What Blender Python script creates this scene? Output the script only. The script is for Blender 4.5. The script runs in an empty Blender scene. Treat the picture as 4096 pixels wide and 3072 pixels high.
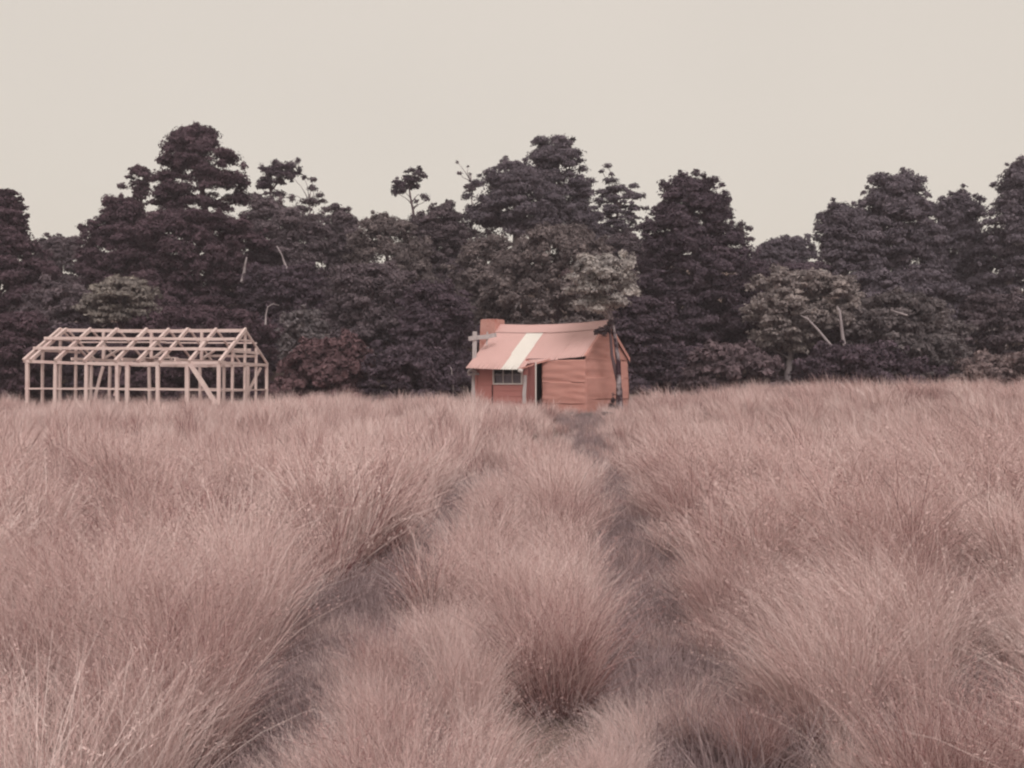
import bpy, math, random
import numpy as np
from mathutils import Vector, Matrix

# ------------------------------------------------------------------ camera, world, sun, exposure
sc = bpy.context.scene
C = sc.collection
F, CX, CY, EYE = 3934.0, 2048.0, 1536.0, 1.6      # focal length in picture pixels (4096 wide), level camera

cam_d = bpy.data.cameras.new('camera')
cam = bpy.data.objects.new('camera', cam_d); C.objects.link(cam)
cam_d.sensor_fit = 'HORIZONTAL'; cam_d.sensor_width = 36.0
cam_d.lens = 36.0 * F / 4096.0
cam_d.clip_start = 0.05; cam_d.clip_end = 3000
cam.location = (0, 0, EYE); cam.rotation_euler = (math.radians(90), 0, 0)
sc.camera = cam

SUN_EL, SUN_AZ = math.radians(44), math.radians(170)     # azimuth measured from +Y clockwise
w = bpy.data.worlds.new('World'); sc.world = w; w.use_nodes = True
nt = w.node_tree; nt.nodes.clear()
sky = nt.nodes.new('ShaderNodeTexSky'); sky.sky_type = 'NISHITA'; sky.sun_disc = False
sky.sun_elevation = SUN_EL; sky.sun_rotation = SUN_AZ; sky.air_density = 1.5; sky.dust_density = 4.0
b1 = nt.nodes.new('ShaderNodeBackground'); b1.inputs['Strength'].default_value = 0.07
nt.links.new(sky.outputs[0], b1.inputs['Color'])
# thin even cloud sheet in front of the blue: cream overcast with a very soft mottle
tc = nt.nodes.new('ShaderNodeTexCoord')
nz = nt.nodes.new('ShaderNodeTexNoise'); nz.inputs['Scale'].default_value = 1.6; nz.inputs['Detail'].default_value = 3.0
nt.links.new(tc.outputs['Generated'], nz.inputs['Vector'])
rmp = nt.nodes.new('ShaderNodeMix'); rmp.data_type = 'RGBA'
rmp.inputs[6].default_value = (0.640, 0.577, 0.505, 1); rmp.inputs[7].default_value = (0.760, 0.682, 0.595, 1)
nt.links.new(nz.outputs['Fac'], rmp.inputs[0])
b2 = nt.nodes.new('ShaderNodeBackground'); b2.inputs['Strength'].default_value = 1.0
nt.links.new(rmp.outputs[2], b2.inputs['Color'])
mx = nt.nodes.new('ShaderNodeMixShader'); mx.inputs[0].default_value = 0.85
out = nt.nodes.new('ShaderNodeOutputWorld')
nt.links.new(b1.outputs[0], mx.inputs[1]); nt.links.new(b2.outputs[0], mx.inputs[2]); nt.links.new(mx.outputs[0], out.inputs[0])

sun_d = bpy.data.lights.new('sun', 'SUN'); sun_d.energy = 1.5; sun_d.angle = math.radians(30); sun_d.color = (1.0, 0.97, 0.94)
sun = bpy.data.objects.new('sun', sun_d); C.objects.link(sun)
sd = Vector((math.sin(SUN_AZ) * math.cos(SUN_EL), math.cos(SUN_AZ) * math.cos(SUN_EL), math.sin(SUN_EL)))
sun.rotation_euler = sd.to_track_quat('Z', 'Y').to_euler()

vs = sc.view_settings
vs.view_transform = 'Standard'; vs.look = 'None'; vs.exposure = 0.2; vs.gamma = 1.0; vs.use_curve_mapping = False
sc.render.engine = 'CYCLES'
sc.cycles.use_denoising = True
sc.cycles.use_adaptive_sampling = True; sc.cycles.adaptive_threshold = 0.03
sc.cycles.volume_bounces = 2; sc.cycles.max_bounces = 5; sc.cycles.diffuse_bounces = 2; sc.cycles.transmission_bounces = 4; sc.cycles.transparent_max_bounces = 6
sc.cycles.filter_width = 2.2

random.seed(7)
RNG = np.random.default_rng(11)

# ------------------------------------------------------------------ helpers
def at(u, v, Y):
    """place in the world, Y metres ahead of the camera, of a spot of the photograph"""
    return Vector(((u - CX) / F * Y, Y, EYE - (v - CY) / F * Y))

def tag(o, label=None, cat=None, group=None, kind=None):
    if label: o['label'] = label
    if cat: o['category'] = cat
    if group: o['group'] = group
    if kind: o['kind'] = kind
    return o

def empty(name, loc, rot=(0, 0, 0)):
    o = bpy.data.objects.new(name, None); C.objects.link(o)
    o.location = loc; o.rotation_euler = rot; o.empty_display_size = 0.3
    return o

def link_mesh(name, me, mat=None, parent=None):
    o = bpy.data.objects.new(name, me); C.objects.link(o)
    if mat and not me.materials: me.materials.append(mat)
    if parent: o.parent = parent
    return o

def mesh_py(name, verts, faces, mat=None, parent=None, smooth=False):
    me = bpy.data.meshes.new(name); me.from_pydata([tuple(v) for v in verts], [], faces); me.update()
    if smooth: me.polygons.foreach_set('use_smooth', [True] * len(me.polygons))
    return link_mesh(name, me, mat, parent)

def box_data(a, b):
    x0, y0, z0 = a; x1, y1, z1 = b
    v = [(x0,y0,z0),(x1,y0,z0),(x1,y1,z0),(x0,y1,z0),(x0,y0,z1),(x1,y0,z1),(x1,y1,z1),(x0,y1,z1)]
    f = [(0,3,2,1),(4,5,6,7),(0,1,5,4),(1,2,6,5),(2,3,7,6),(3,0,4,7)]
    return v, f

def box(name, a, b, mat, parent=None):
    return mesh_py(name, *box_data(a, b), mat, parent)

def timber(name, p, q, wd, th, mat, parent, up=(0, 0, 1), rough=0.004):
    """a sawn stick from p to q, wd across (in the 'up' sense) and th thick, ends and faces slightly out of true"""
    p, q = Vector(p), Vector(q); d = (q - p); L = d.length; d.normalize()
    s = d.cross(Vector(up))
    if s.length < 1e-3: s = d.cross(Vector((0, 1, 0)))
    s.normalize(); n = s.cross(d).normalized()
    V = []
    for k in range(4):
        f = k / 3
        c = p + d * L * f + s * random.uniform(-1, 1) * rough * 2 * math.sin(f * 3.1) + n * random.uniform(-1, 1) * rough * 2
        for (i, j) in ((-1, -1), (1, -1), (1, 1), (-1, 1)):
            V.append(c + s * (th / 2 * i + random.uniform(-rough, rough)) + n * (wd / 2 * j + random.uniform(-rough, rough)))
    Fc = [(0, 1, 2, 3), (15, 14, 13, 12)]
    for k in range(3):
        for j in range(4):
            a = k * 4 + j; b = k * 4 + (j + 1) % 4
            Fc.append((a, a + 4, b + 4, b))
    return mesh_py(name, V, Fc, mat, parent)

def tube_data(pts, rads, n=7, V=None, Fc=None):
    V = [] if V is None else V; Fc = [] if Fc is None else Fc
    base = len(V); m = len(pts); prev = None
    for i, p in enumerate(pts):
        p = Vector(p)
        d = (Vector(pts[min(i + 1, m - 1)]) - Vector(pts[max(i - 1, 0)])).normalized()
        ref = Vector((0, 1, 0)) if abs(d.y) < 0.9 else Vector((1, 0, 0))
        s = d.cross(ref).normalized(); t = s.cross(d).normalized()
        for k in range(n):
            a = 2 * math.pi * k / n; r = rads[i] * (1 + 0.12 * math.sin(3 * a + i * 1.7))
            V.append(p + s * math.cos(a) * r + t * math.sin(a) * r)
    for i in range(m - 1):
        for k in range(n):
            a = base + i * n + k; b = base + i * n + (k + 1) % n
            Fc.append((a, b, b + n, a + n))
    Fc.append(tuple(base + (m - 1) * n + k for k in range(n)))
    return V, Fc

def smooth(a, b, x):
    t = min(1.0, max(0.0, (x - a) / (b - a))); return t * t * (3 - 2 * t)

# ------------------------------------------------------------------ materials
def new_mat(name):
    m = bpy.data.materials.new(name); m.use_nodes = True
    n = m.node_tree; n.nodes.clear()
    o = n.nodes.new('ShaderNodeOutputMaterial')
    return m, n, o

def N(n, t, **kw):
    x = n.nodes.new(t)
    for k, v in kw.items():
        if k in x.inputs: x.inputs[k].default_value = v
        else: setattr(x, k, v)
    return x

def mix_rgb(n, fac, a, b, blend='MIX'):
    x = n.nodes.new('ShaderNodeMix'); x.data_type = 'RGBA'; x.blend_type = blend
    for i, s in ((0, fac), (6, a), (7, b)):
        if hasattr(s, 'is_output'): n.links.new(s, x.inputs[i])
        else: x.inputs[i].default_value = s if i == 0 else (*s, 1)
    return x.outputs[2]

def surf(name, ca, cb, scale=3.0, stretch=(1, 1, 1), rough=0.8, spec=0.2, bump=0.0, bscale=20.0, cc=None, cscale=0.8, clo=0.55, chi=0.75, metallic=0.0):
    """two-tone noise paint/wood/rust with optional stain colour and fine relief"""
    m, n, o = new_mat(name)
    p = N(n, 'ShaderNodeBsdfPrincipled'); p.inputs['Roughness'].default_value = rough; p.inputs['Specular IOR Level'].default_value = spec
    p.inputs['Metallic'].default_value = metallic
    tcn = N(n, 'ShaderNodeTexCoord'); mp = N(n, 'ShaderNodeMapping'); mp.inputs['Scale'].default_value = stretch
    n.links.new(tcn.outputs['Object'], mp.inputs['Vector'])
    oi = N(n, 'ShaderNodeObjectInfo')
    off = N(n, 'ShaderNodeVectorMath', operation='MULTIPLY_ADD')
    n.links.new(mp.outputs[0], off.inputs[0]); off.inputs[1].default_value = (1, 1, 1)
    sc_ = N(n, 'ShaderNodeVectorMath', operation='SCALE'); sc_.inputs[0].default_value = (37, 19, 53)
    n.links.new(oi.outputs['Random'], sc_.inputs['Scale']); n.links.new(sc_.outputs[0], off.inputs[2])
    t1 = N(n, 'ShaderNodeTexNoise'); t1.inputs['Scale'].default_value = scale; t1.inputs['Detail'].default_value = 6; t1.inputs['Roughness'].default_value = 0.65
    n.links.new(off.outputs[0], t1.inputs['Vector'])
    col = mix_rgb(n, t1.outputs['Fac'], ca, cb)
    if cc is not None:
        t2 = N(n, 'ShaderNodeTexNoise'); t2.inputs['Scale'].default_value = cscale; t2.inputs['Detail'].default_value = 8; t2.inputs['Roughness'].default_value = 0.7
        n.links.new(off.outputs[0], t2.inputs['Vector'])
        mr = N(n, 'ShaderNodeMapRange'); mr.inputs['From Min'].default_value = clo; mr.inputs['From Max'].default_value = chi
        n.links.new(t2.outputs['Fac'], mr.inputs['Value'])
        col = mix_rgb(n, mr.outputs[0], col, cc)
    n.links.new(col, p.inputs['Base Color'])
    if bump:
        t3 = N(n, 'ShaderNodeTexNoise'); t3.inputs['Scale'].default_value = bscale; t3.inputs['Detail'].default_value = 4
        n.links.new(off.outputs[0], t3.inputs['Vector'])
        bp = N(n, 'ShaderNodeBump'); bp.inputs['Strength'].default_value = bump; bp.inputs['Distance'].default_value = 0.02
        n.links.new(t3.outputs['Fac'], bp.inputs['Height']); n.links.new(bp.outputs[0], p.inputs['Normal'])
    n.links.new(p.outputs[0], o.inputs[0])
    return m

M = {}
M['roof'] = surf('salmon_roof_paint', (0.60, 0.37, 0.35), (0.67, 0.43, 0.41), 2.0, rough=0.6, spec=0.3, cc=(0.53, 0.28, 0.25), cscale=1.5, clo=0.58, chi=0.9)
M['roof_pale'] = surf('bare_cream_iron', (0.74, 0.69, 0.645), (0.82, 0.77, 0.725), 3.0, rough=0.5, spec=0.4)
M['wall_sheet'] = surf('faded_red_sheet', (0.51, 0.245, 0.212), (0.61, 0.315, 0.272), 2.2, stretch=(1, 1, 2.2), rough=0.75, bump=0.35, bscale=7.0, cc=(0.42, 0.17, 0.145), cscale=1.6, clo=0.52, chi=0.85)
M['wall_board'] = surf('eave_shaded_red_board', (0.43, 0.175, 0.16), (0.53, 0.235, 0.215), 3.0, stretch=(0.6, 1, 6), rough=0.85, bump=0.2)  # same red as the sheets, deepened for the shade under the eaves
M['door'] = surf('purple_red_door', (0.33, 0.13, 0.13), (0.44, 0.19, 0.18), 4.0, stretch=(6, 1, 0.6), rough=0.8)
M['chimney'] = surf('rusty_chimney_iron', (0.48, 0.23, 0.20), (0.56, 0.32, 0.28), 3.5, rough=0.85, cc=(0.34, 0.085, 0.06), cscale=2.5, clo=0.48, chi=0.68)
M['grey_wood'] = surf('weathered_grey_timber', (0.36, 0.31, 0.32), (0.58, 0.52, 0.52), 5.0, stretch=(3, 3, 0.6), rough=0.9, cc=(0.15, 0.11, 0.11), cscale=2.2, clo=0.55, chi=0.75)
M['white_paint'] = surf('chalky_white_paint', (0.58, 0.53, 0.52), (0.74, 0.68, 0.66), 6.0, rough=0.7)
M['new_wood'] = surf('fresh_framing_timber', (0.60, 0.46, 0.44), (0.80, 0.64, 0.61), 3.0, rough=0.8, cc=(0.54, 0.36, 0.35), cscale=1.2, clo=0.5, chi=0.8)
M['dark_wood'] = surf('near_black_wood', (0.05, 0.028, 0.03), (0.09, 0.05, 0.05), 5.0, rough=0.9)  # near-black, also paints the shaded gap under the eaves
M['cloth'] = surf('grey_curtain_cloth', (0.36, 0.32, 0.36), (0.48, 0.43, 0.47), 5.0, rough=1.0)
M['bark'] = surf('dark_bark', (0.085, 0.055, 0.065), (0.18, 0.125, 0.135), 3.0, stretch=(2, 2, 0.5), rough=0.95)
M['bark_pale'] = surf('pale_lichen_bark', (0.27, 0.225, 0.24), (0.46, 0.40, 0.41), 3.0, stretch=(2, 2, 0.5), rough=0.95, cc=(0.13, 0.09, 0.10), cscale=2.0, clo=0.55, chi=0.75)
M['bark_mottled'] = surf('mottled_dead_bark', (0.30, 0.25, 0.27), (0.40, 0.34, 0.35), 3.0, rough=0.95, cc=(0.045, 0.022, 0.03), cscale=1.7, clo=0.45, chi=0.55)

# ground: brown litter, grey-green where it is trodden
def ground_mat():
    m, n, o = new_mat('brown_litter_ground')
    p = N(n, 'ShaderNodeBsdfPrincipled'); p.inputs['Roughness'].default_value = 1.0; p.inputs['Specular IOR Level'].default_value = 0.05
    g = N(n, 'ShaderNodeNewGeometry')
    t1 = N(n, 'ShaderNodeTexNoise'); t1.inputs['Scale'].default_value = 9; t1.inputs['Detail'].default_value = 8
    t2 = N(n, 'ShaderNodeTexNoise'); t2.inputs['Scale'].default_value = 0.9; t2.inputs['Detail'].default_value = 4
    n.links.new(g.outputs['Position'], t1.inputs['Vector']); n.links.new(g.outputs['Position'], t2.inputs['Vector'])
    a = mix_rgb(n, t1.outputs['Fac'], (0.105, 0.062, 0.058), (0.22, 0.145, 0.13))
    b = mix_rgb(n, t2.outputs['Fac'], a, (0.19, 0.155, 0.14))
    n.links.new(b, p.inputs['Base Color']); n.links.new(p.outputs[0], o.inputs[0])
    return m
M['ground'] = ground_mat()

def leafy_mat(name, cols, transl=0.25, objcol=False, inst=False, spread=1.0):
    """cols: colours along the per-leaf attribute 'tone'; objcol multiplies by the object's own colour"""
    m, n, o = new_mat(name)
    at_ = N(n, 'ShaderNodeAttribute', attribute_name='tone')
    rp = N(n, 'ShaderNodeValToRGB')
    els = rp.color_ramp.elements
    while len(els) < len(cols): els.new(0.5)
    for i, c in enumerate(cols):
        els[i].position = i / (len(cols) - 1); els[i].color = (*c, 1)
    fac = at_.outputs['Fac']
    oi = N(n, 'ShaderNodeObjectInfo')
    if inst:
        a1 = N(n, 'ShaderNodeMath', operation='MULTIPLY_ADD'); a1.inputs[1].default_value = 0.5; a1.inputs[2].default_value = -0.25
        n.links.new(oi.outputs['Random'], a1.inputs[0])
        a2 = N(n, 'ShaderNodeMath', operation='ADD'); n.links.new(fac, a2.inputs[0]); n.links.new(a1.outputs[0], a2.inputs[1]); fac = a2.outputs[0]
    n.links.new(fac, rp.inputs[0]); col = rp.outputs[0]
    if objcol: col = mix_rgb(n, 1.0, col, oi.outputs['Color'], 'MULTIPLY')
    d = N(n, 'ShaderNodeBsdfDiffuse'); t = N(n, 'ShaderNodeBsdfTranslucent'); ms = N(n, 'ShaderNodeMixShader'); ms.inputs[0].default_value = transl
    n.links.new(col, d.inputs[0]); n.links.new(col, t.inputs[0])
    n.links.new(d.outputs[0], ms.inputs[1]); n.links.new(t.outputs[0], ms.inputs[2]); n.links.new(ms.outputs[0], o.inputs[0])
    return m
M['tussock'] = leafy_mat('dry_tussock_blades', [(0.17, 0.070, 0.074), (0.49, 0.302, 0.292), (0.745, 0.548, 0.530), (0.91, 0.755, 0.73)], 0.15, inst=True)  # lowest stop darkened to deepen the shade between tussocks
M['turf'] = leafy_mat('grey_green_turf', [(0.22, 0.155, 0.165), (0.35, 0.26, 0.27), (0.55, 0.43, 0.435)], 0.25)
M['leaf'] = leafy_mat('forest_leaves', [(0.45, 0.45, 0.45), (0.85, 0.85, 0.85), (1.35, 1.35, 1.3)], 0.3, objcol=True)

# ------------------------------------------------------------------ terrain
LANES = [  # trodden gaps between the tussocks: points (x, y), half width
    ([(0.70, 2.6), (0.74, 3.8), (0.84, 5.2), (0.98, 6.8), (1.08, 9.0), (1.22, 11.5)], 0.15),
    ([(-0.70, 2.4), (-0.88, 3.6), (-1.10, 5.0), (-1.22, 6.1)], 0.15),
    ([(-1.15, 6.1), (-0.95, 7.2), (-0.75, 8.5), (-0.70, 11.0), (-0.5, 14.0), (-0.3, 17.0)], 0.19),
    ([(-1.25, 6.1), (-1.8, 7.6), (-2.5, 9.2), (-4.0, 10.6), (-5.5, 11.5)], 0.13),
    ([(2.5, 3.2), (2.15, 4.2), (2.6, 5.2)], 0.15),
    ([(1.22, 11.5), (1.42, 15.0), (1.62, 20.0), (1.95, 26.0), (2.15, 30.4)], 0.08),
]
def lane_dist(x, y):
    best = 9.0
    for pts, hw in LANES:
        for (x0, y0), (x1, y1) in zip(pts, pts[1:]):
            dx, dy = x1 - x0, y1 - y0
            t = max(0.0, min(1.0, ((x - x0) * dx + (y - y0) * dy) / (dx * dx + dy * dy)))
            best = min(best, math.hypot(x - x0 - t * dx, y - y0 - t * dy) - hw)
    return best

def ground_z(x, y):
    z = 0.56 * smooth(15, 35, y)
    z += 0.50 * smooth(1.5, 13, x) * smooth(2, 16, y)
    z -= 0.17 * smooth(5, 16, -x) * smooth(8, 26, y)
    z += 0.07 * math.sin(x * 0.9 + 1.3) * math.sin(y * 0.55 + 0.4) * smooth(2, 8, y) * (1 - smooth(24, 31, y))
    if y > 37:                                           # the bush climbs a rise behind the clearing
        z += 9.4 * smooth(37, 70, y) * (1 - 0.25 * smooth(8, 26, abs(x + 1)))
    if y > 75: z -= 7.5 * smooth(75, 140, y)
    if 0 < y < 32:
        z -= 0.09 * (1 - smooth(-0.1, 0.35, lane_dist(x, y)))
    return z

def build_ground():
    xs = sorted(set([-220, -170, -120, -90, -60, -45, -36] + [round(-30 + i * 0.75, 3) for i in range(81)] + [round(-5 + i * 0.16, 3) for i in range(64)] + [36, 45, 60, 90, 120, 170, 220]))
    ys = sorted(set([-50, -30, -15, -6, -2, 0] + [round(0.5 + i * 0.2, 3) for i in range(75)] + [16 + i * 0.8 for i in range(72)] + [80, 90, 105, 120, 140, 190, 250]))
    V = [(x, y, ground_z(x, y)) for y in ys for x in xs]
    nx = len(xs)
    Fc = [(j * nx + i, j * nx + i + 1, (j + 1) * nx + i + 1, (j + 1) * nx + i) for j in range(len(ys) - 1) for i in range(nx - 1)]
    o = mesh_py('ground', V, Fc, M['ground'], smooth=True); tag(o, kind='structure', label='brown grassy clearing rising to a wooded bank')
build_ground()

# ------------------------------------------------------------------ hut
HA = math.atan2(-0.545, 0.839)
hut = empty('hut', (-1.14, 33.24, 0.57), (0, 0, HA))
tag(hut, 'small red hut with salmon iron roof and one cream roof sheet', 'hut')
LX, WY, RZ, SL = 4.1, 3.0, 3.07, 0.75

def roof_z(x, y):
    z = RZ - SL * abs(y - 1.5) - 0.075 * math.sin(math.pi * min(max(x / LX, 0), 1)) * (1 if True else 0)
    if y < 1.5 and x > 1.9: z -= 0.07 * (1 - (x - 1.9) / 2.3) * (1.5 - y) / 1.5
    return z

def sheet(name, parent, mat, x0, x1, ya, yb, lift, pitch=0.085, amp=0.011, ny=5, wob=0.006):
    """one corrugated sheet lying on the roof plane from y=ya to y=yb, with thickness"""
    nxs = max(8, int((x1 - x0) / pitch * 6)); V = []; Fc = []
    ph = random.uniform(0, 6)
    for th in (0, -0.004):
        for j in range(ny + 1):
            y = ya + (yb - ya) * j / ny
            for i in range(nxs + 1):
                x = x0 + (x1 - x0) * i / nxs
                V.append((x, y + random.uniform(-1, 1) * 0.004 * (j in (0, ny)), roof_z(x, y) + lift + th + amp * math.sin(x / pitch * 2 * math.pi) + wob * math.sin(3 * y + ph + x)))
    a = nxs + 1; off = a * (ny + 1)
    for j in range(ny):
        for i in range(nxs):
            q = j * a + i
            Fc.append((q, q + 1, q + a + 1, q + a)); Fc.append((off + q, off + q + a, off + q + a + 1, off + q + 1))
    for i in range(nxs):
        Fc.append((i, off + i, off + i + 1, i + 1)); q = ny * a + i; Fc.append((q, q + 1, off + q + 1, off + q))
    for j in range(ny):
        q = j * a; Fc.append((q, q + a, off + q + a, off + q)); q = j * a + nxs; Fc.append((q, off + q, off + q + a, q + a))
    return mesh_py(name, V, Fc, mat, parent, smooth=True)

def build_hut():
    # roof frame is the roof part, the sheets are its pieces
    V, Fc = [], []
    for x in (0.05, 1.0, 2.0, 3.0, 4.0):
        for ya, yb in ((-0.35 if x < 1.9 else 0.0, 1.5), (1.5, 3.02)):
            p = Vector((x, ya, roof_z(x, ya) - 0.09)); q = Vector((x, yb, roof_z(x, yb) - 0.09))
            b = len(V)
            for c in (p, q):
                for (i, j) in ((-.03, -.05), (.03, -.05), (.03, .05), (-.03, .05)): V.append(c + Vector((i, 0, j)))
            Fc += [(b, b+1, b+2, b+3), (b+7, b+6, b+5, b+4)] + [(b+k, b+4+k, b+4+(k+1) % 4, b+(k+1) % 4) for k in range(4)]
    roof = mesh_py('roof', V, Fc, M['dark_wood'], hut)
    cols = [(-0.13, 0.55, -0.52), (0.55, 1.22, -0.51), (1.22, 1.87, -0.50), (1.87, 2.02, -0.46), (2.02, 2.56, -0.14), (2.56, 3.14, -0.08), (3.14, 3.70, -0.05), (3.70, 4.15, -0.06)]
    for k, (x0, x1, ye) in enumerate(cols):
        s = sheet('roof_sheet', roof, M['roof_pale'] if k == 2 else M['roof'], x0 - 0.02, x1 + 0.02, ye, 1.46, 0.004 + 0.003 * (k % 2) + (0.004 if k == 2 else 0))
        if k == 2: s['label'] = 'cream unpainted roof sheet'
    for k, (x0, x1) in enumerate([(-0.13, 0.74), (0.74, 1.6), (1.6, 2.46), (2.46, 3.32), (3.32, 4.15)]):
        sheet('roof_sheet', roof, M['roof'], x0 - 0.02, x1 + 0.02, 1.54, 3.06, 0.004 + 0.007 * (k % 2))
    # ridge cap in three lengths, plain folded iron
    for x0, x1, lf in ((-0.15, 1.35, 0.024), (1.32, 2.85, 0.030), (2.82, 4.17, 0.024)):
        V = []; Fc = []; n = 8; prof = [(1.16, 0.0), (1.46, 0.012), (1.5, 0.035), (1.54, 0.012), (1.84, 0.0)]
        for i in range(n + 1):
            x = x0 + (x1 - x0) * i / n
            for (y, h) in prof: V.append((x, y, roof_z(x, y) + lf + h))
        for i in range(n):
            for j in range(4): q = i * 5 + j; Fc.append((q, q + 5, q + 6, q + 1))
        mesh_py('ridge_cap', V, Fc, M['roof'], roof)
    # folded barge flashing on the near verge, front and back slope
    for (y0, y1) in ((-0.06, 1.5), (1.5, 3.06)):
        V = []; Fc = []
        for j in range(7):
            y = y0 + (y1 - y0) * j / 6; z = roof_z(4.15, y)
            V += [(4.08, y, z + 0.022), (4.172, y, z + 0.022), (4.176, y, z - 0.13), (4.166, y, z - 0.13)]
        for j in range(6):
            for k in range(3): q = j * 4 + k; Fc.append((q, q + 1, q + 5, q + 4))
        mesh_py('barge_board', V, Fc, M['wall_sheet'], roof)
    # white rolled end below the step of the eaves
    V, Fc = tube_data([(1.93, -0.50, 1.475), (1.96, -0.51, 1.47), (2.06, -0.53, 1.455), (2.10, -0.53, 1.45), (2.115, -0.53, 1.45)], [0.02, 0.06, 0.07, 0.05, 0.01], 10)
    e = mesh_py('eave_roll', V, Fc, M['white_paint'], roof, smooth=True); e['label'] = 'white rolled end under the step in the eaves'
    tb = timber('eave_batten', (1.90, -0.46, 1.50), (2.85, -0.03, 1.82), 0.05, 0.05, M['wall_sheet'], roof)

    # wrinkled flat sheets on the right half of the front and on the gable
    def wrinkled(name, parent, P, nu, nv, seed, mat, proud):
        r = random.Random(seed)
        waves = [(r.uniform(1, 3.2), r.uniform(8, 26), r.uniform(0, 6), r.uniform(0.0015, 0.004)) for _ in range(7)]
        dents = [(r.random(), r.random(), r.uniform(.05, .14), r.uniform(-.02, .012)) for _ in range(4)]
        V = []; Fc = []
        for lay in (0, 1):
            for j in range(nv + 1):
                for i in range(nu + 1):
                    u, v = i / nu, j / nv
                    p, nrm, (su, sv) = P(u, v)
                    h = proud + 0.003 * (1 - v) + sum(a * math.sin(k1 * u * 2 + k2 * v + ph + 1.5 * math.sin(u * 4 + ph)) for k1, k2, ph, a in waves)
                    for (du, dv, w_, d_) in dents: h += d_ * math.exp(-(((u - du) / (w_ * 2)) ** 2 + ((v - dv) / w_) ** 2))
                    if lay: h = -0.004
                    V.append(Vector(p) + Vector(nrm) * h)
        a = nu + 1; off = a * (nv + 1)
        for j in range(nv):
            for i in range(nu):
                q = j * a + i; Fc.append((q, q + 1, q + a + 1, q + a))
        for i in range(nu):
            Fc.append((i, off + i, off + i + 1, i + 1)); q = nv * a + i; Fc.append((q, q + 1, off + q + 1, off + q))
        for j in range(nv):
            q = j * a; Fc.append((q, q + a, off + q + a, off + q)); q = j * a + nu; Fc.append((q, off + q, off + q + a, q + a))
        return mesh_py(name, V, Fc, mat, parent, smooth=True)

    # the wall core: studs and lining, open at the door and the window
    V, Fc = [], []
    def addb(a, b):
        v, f = box_data(a, b); k = len(V); V.extend(v); Fc.extend([tuple(i + k for i in q) for q in f])
    for x in (0.05, 0.5, 1.86, 2.0, 2.56, 3.3, 4.02): addb((x - .035, .03, -0.3), (x + .035, .10, 1.84 if x > 1.9 else 1.80))
    addb((0, .03, 1.80), (LX - .01, .10, 1.86)); addb((LX - .10, .1, 1.80), (LX - .03, WY, 1.86))  # dark top plate stands in for shade below the open eaves
    addb((0.0, .1, -.3), (0.06, WY - .06, 1.95)); addb((0.0, WY - .06, -.3), (LX - .03, WY, 1.95))
    addb((0.06, .1, 0.02), (LX - .03, WY - .06, 0.06))
    addb((LX - .06, .1, -.3), (LX - .02, WY - .06, 1.80))
    wall = mesh_py('wall', V, Fc, M['dark_wood'], hut)
    # left gable triangle
    mesh_py('gable_end', [(0.02, 0, 1.8), (0.02, WY, 1.8), (0.02, 1.5, 2.93), (0.05, 0, 1.8), (0.05, WY, 1.8), (0.05, 1.5, 2.93)], [(0, 2, 1), (3, 4, 5), (0, 3, 5, 2), (2, 5, 4, 1), (0, 1, 4, 3)], M['wall_board'], wall)
    # front right sheets: two columns, five courses, top course bulging under the open eaves
    zs = [-0.30, 0.42, 1.10, 1.80]
    xs = [2.54, 4.138]
    for c in range(1):
        for r_ in range(3):
            def P(u, v, c=c, r_=r_):
                x = xs[c] + (xs[c + 1] - xs[c]) * u; z = zs[r_] - (0.03 if r_ else 0) + (zs[r_ + 1] - zs[r_] + (0.03 if r_ else 0)) * v
                b = (0.07 * smooth(0.8, 1.6, z) + 0.03 * math.sin(z * 2.5)) * max(0, 1 - ((x - 3.25) / 0.88) ** 2)
                return (x, -0.02 - max(0, b), z), (0, -1, 0), (1, 1)
            wrinkled('wall_sheet', wall, P, 30, 14, 100 + c * 10 + r_, M['wall_sheet'], 0.006 + 0.003 * ((r_ + c) % 2))
    # gable sheets
    zg = [-0.30, 0.55, 1.25, 1.85, 2.40, 2.94]
    for r_ in range(5):
        for c in range(1):
            def P(u, v, c=c, r_=r_):
                z = zg[r_] - (0.03 if r_ else 0) + (zg[r_ + 1] - zg[r_] + (0.03 if r_ else 0)) * v
                half = min(1.5, max(0.02, (RZ - 0.10 - z) / SL)); lo, hi = 1.5 - half, 1.5 + half
                m_ = hi
                lo -= 0.03 if z < 1.85 else 0.0
                y = lo + (m_ - lo) * u if c == 0 else m_ + (hi - m_) * u
                return (LX + 0.02 + 0.03 * math.sin(z * 2), y, z), (1, 0, 0), (1, 1)
            wrinkled('gable_sheet', wall, P, 26, 12, 200 + c * 20 + r_, M['wall_sheet'], 0.006 + 0.003 * ((r_ + c) % 2))
    # weatherboards left of the door, cut round the window
    z = -0.30; k = 0
    WX0, WX1, WZ0, WZ1 = 0.62, 1.79, 1.04, 1.63
    while z < 1.82:
        h = 0.185
        spans = [(-0.02, 2.02)]
        if z + h > WZ0 and z < WZ1: spans = [(-0.02, WX0 - 0.01), (WX1 + 0.01, 2.02)]
        for (xa, xb) in spans:
            zt = min(z + h + 0.015, 1.84)
            jx = random.uniform(-.004, .004)
            mesh_py('weatherboard', [(xa, -0.028 + jx, z), (xb, -0.028 - jx, z), (xb, 0.0, z), (xa, 0.0, z), (xa, -0.012, zt), (xb, -0.012, zt), (xb, 0.0, zt), (xa, 0.0, zt)],
                    [(0, 3, 2, 1), (4, 5, 6, 7), (0, 1, 5, 4), (1, 2, 6, 5), (2, 3, 7, 6), (3, 0, 4, 7)], M['wall_board'], wall)
        z += h; k += 1
    timber('corner_board', (-0.05, -0.04, -0.3), (-0.05, -0.04, 1.82), 0.09, 0.03, M['wall_board'], wall, up=(1, 0, 0))
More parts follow.
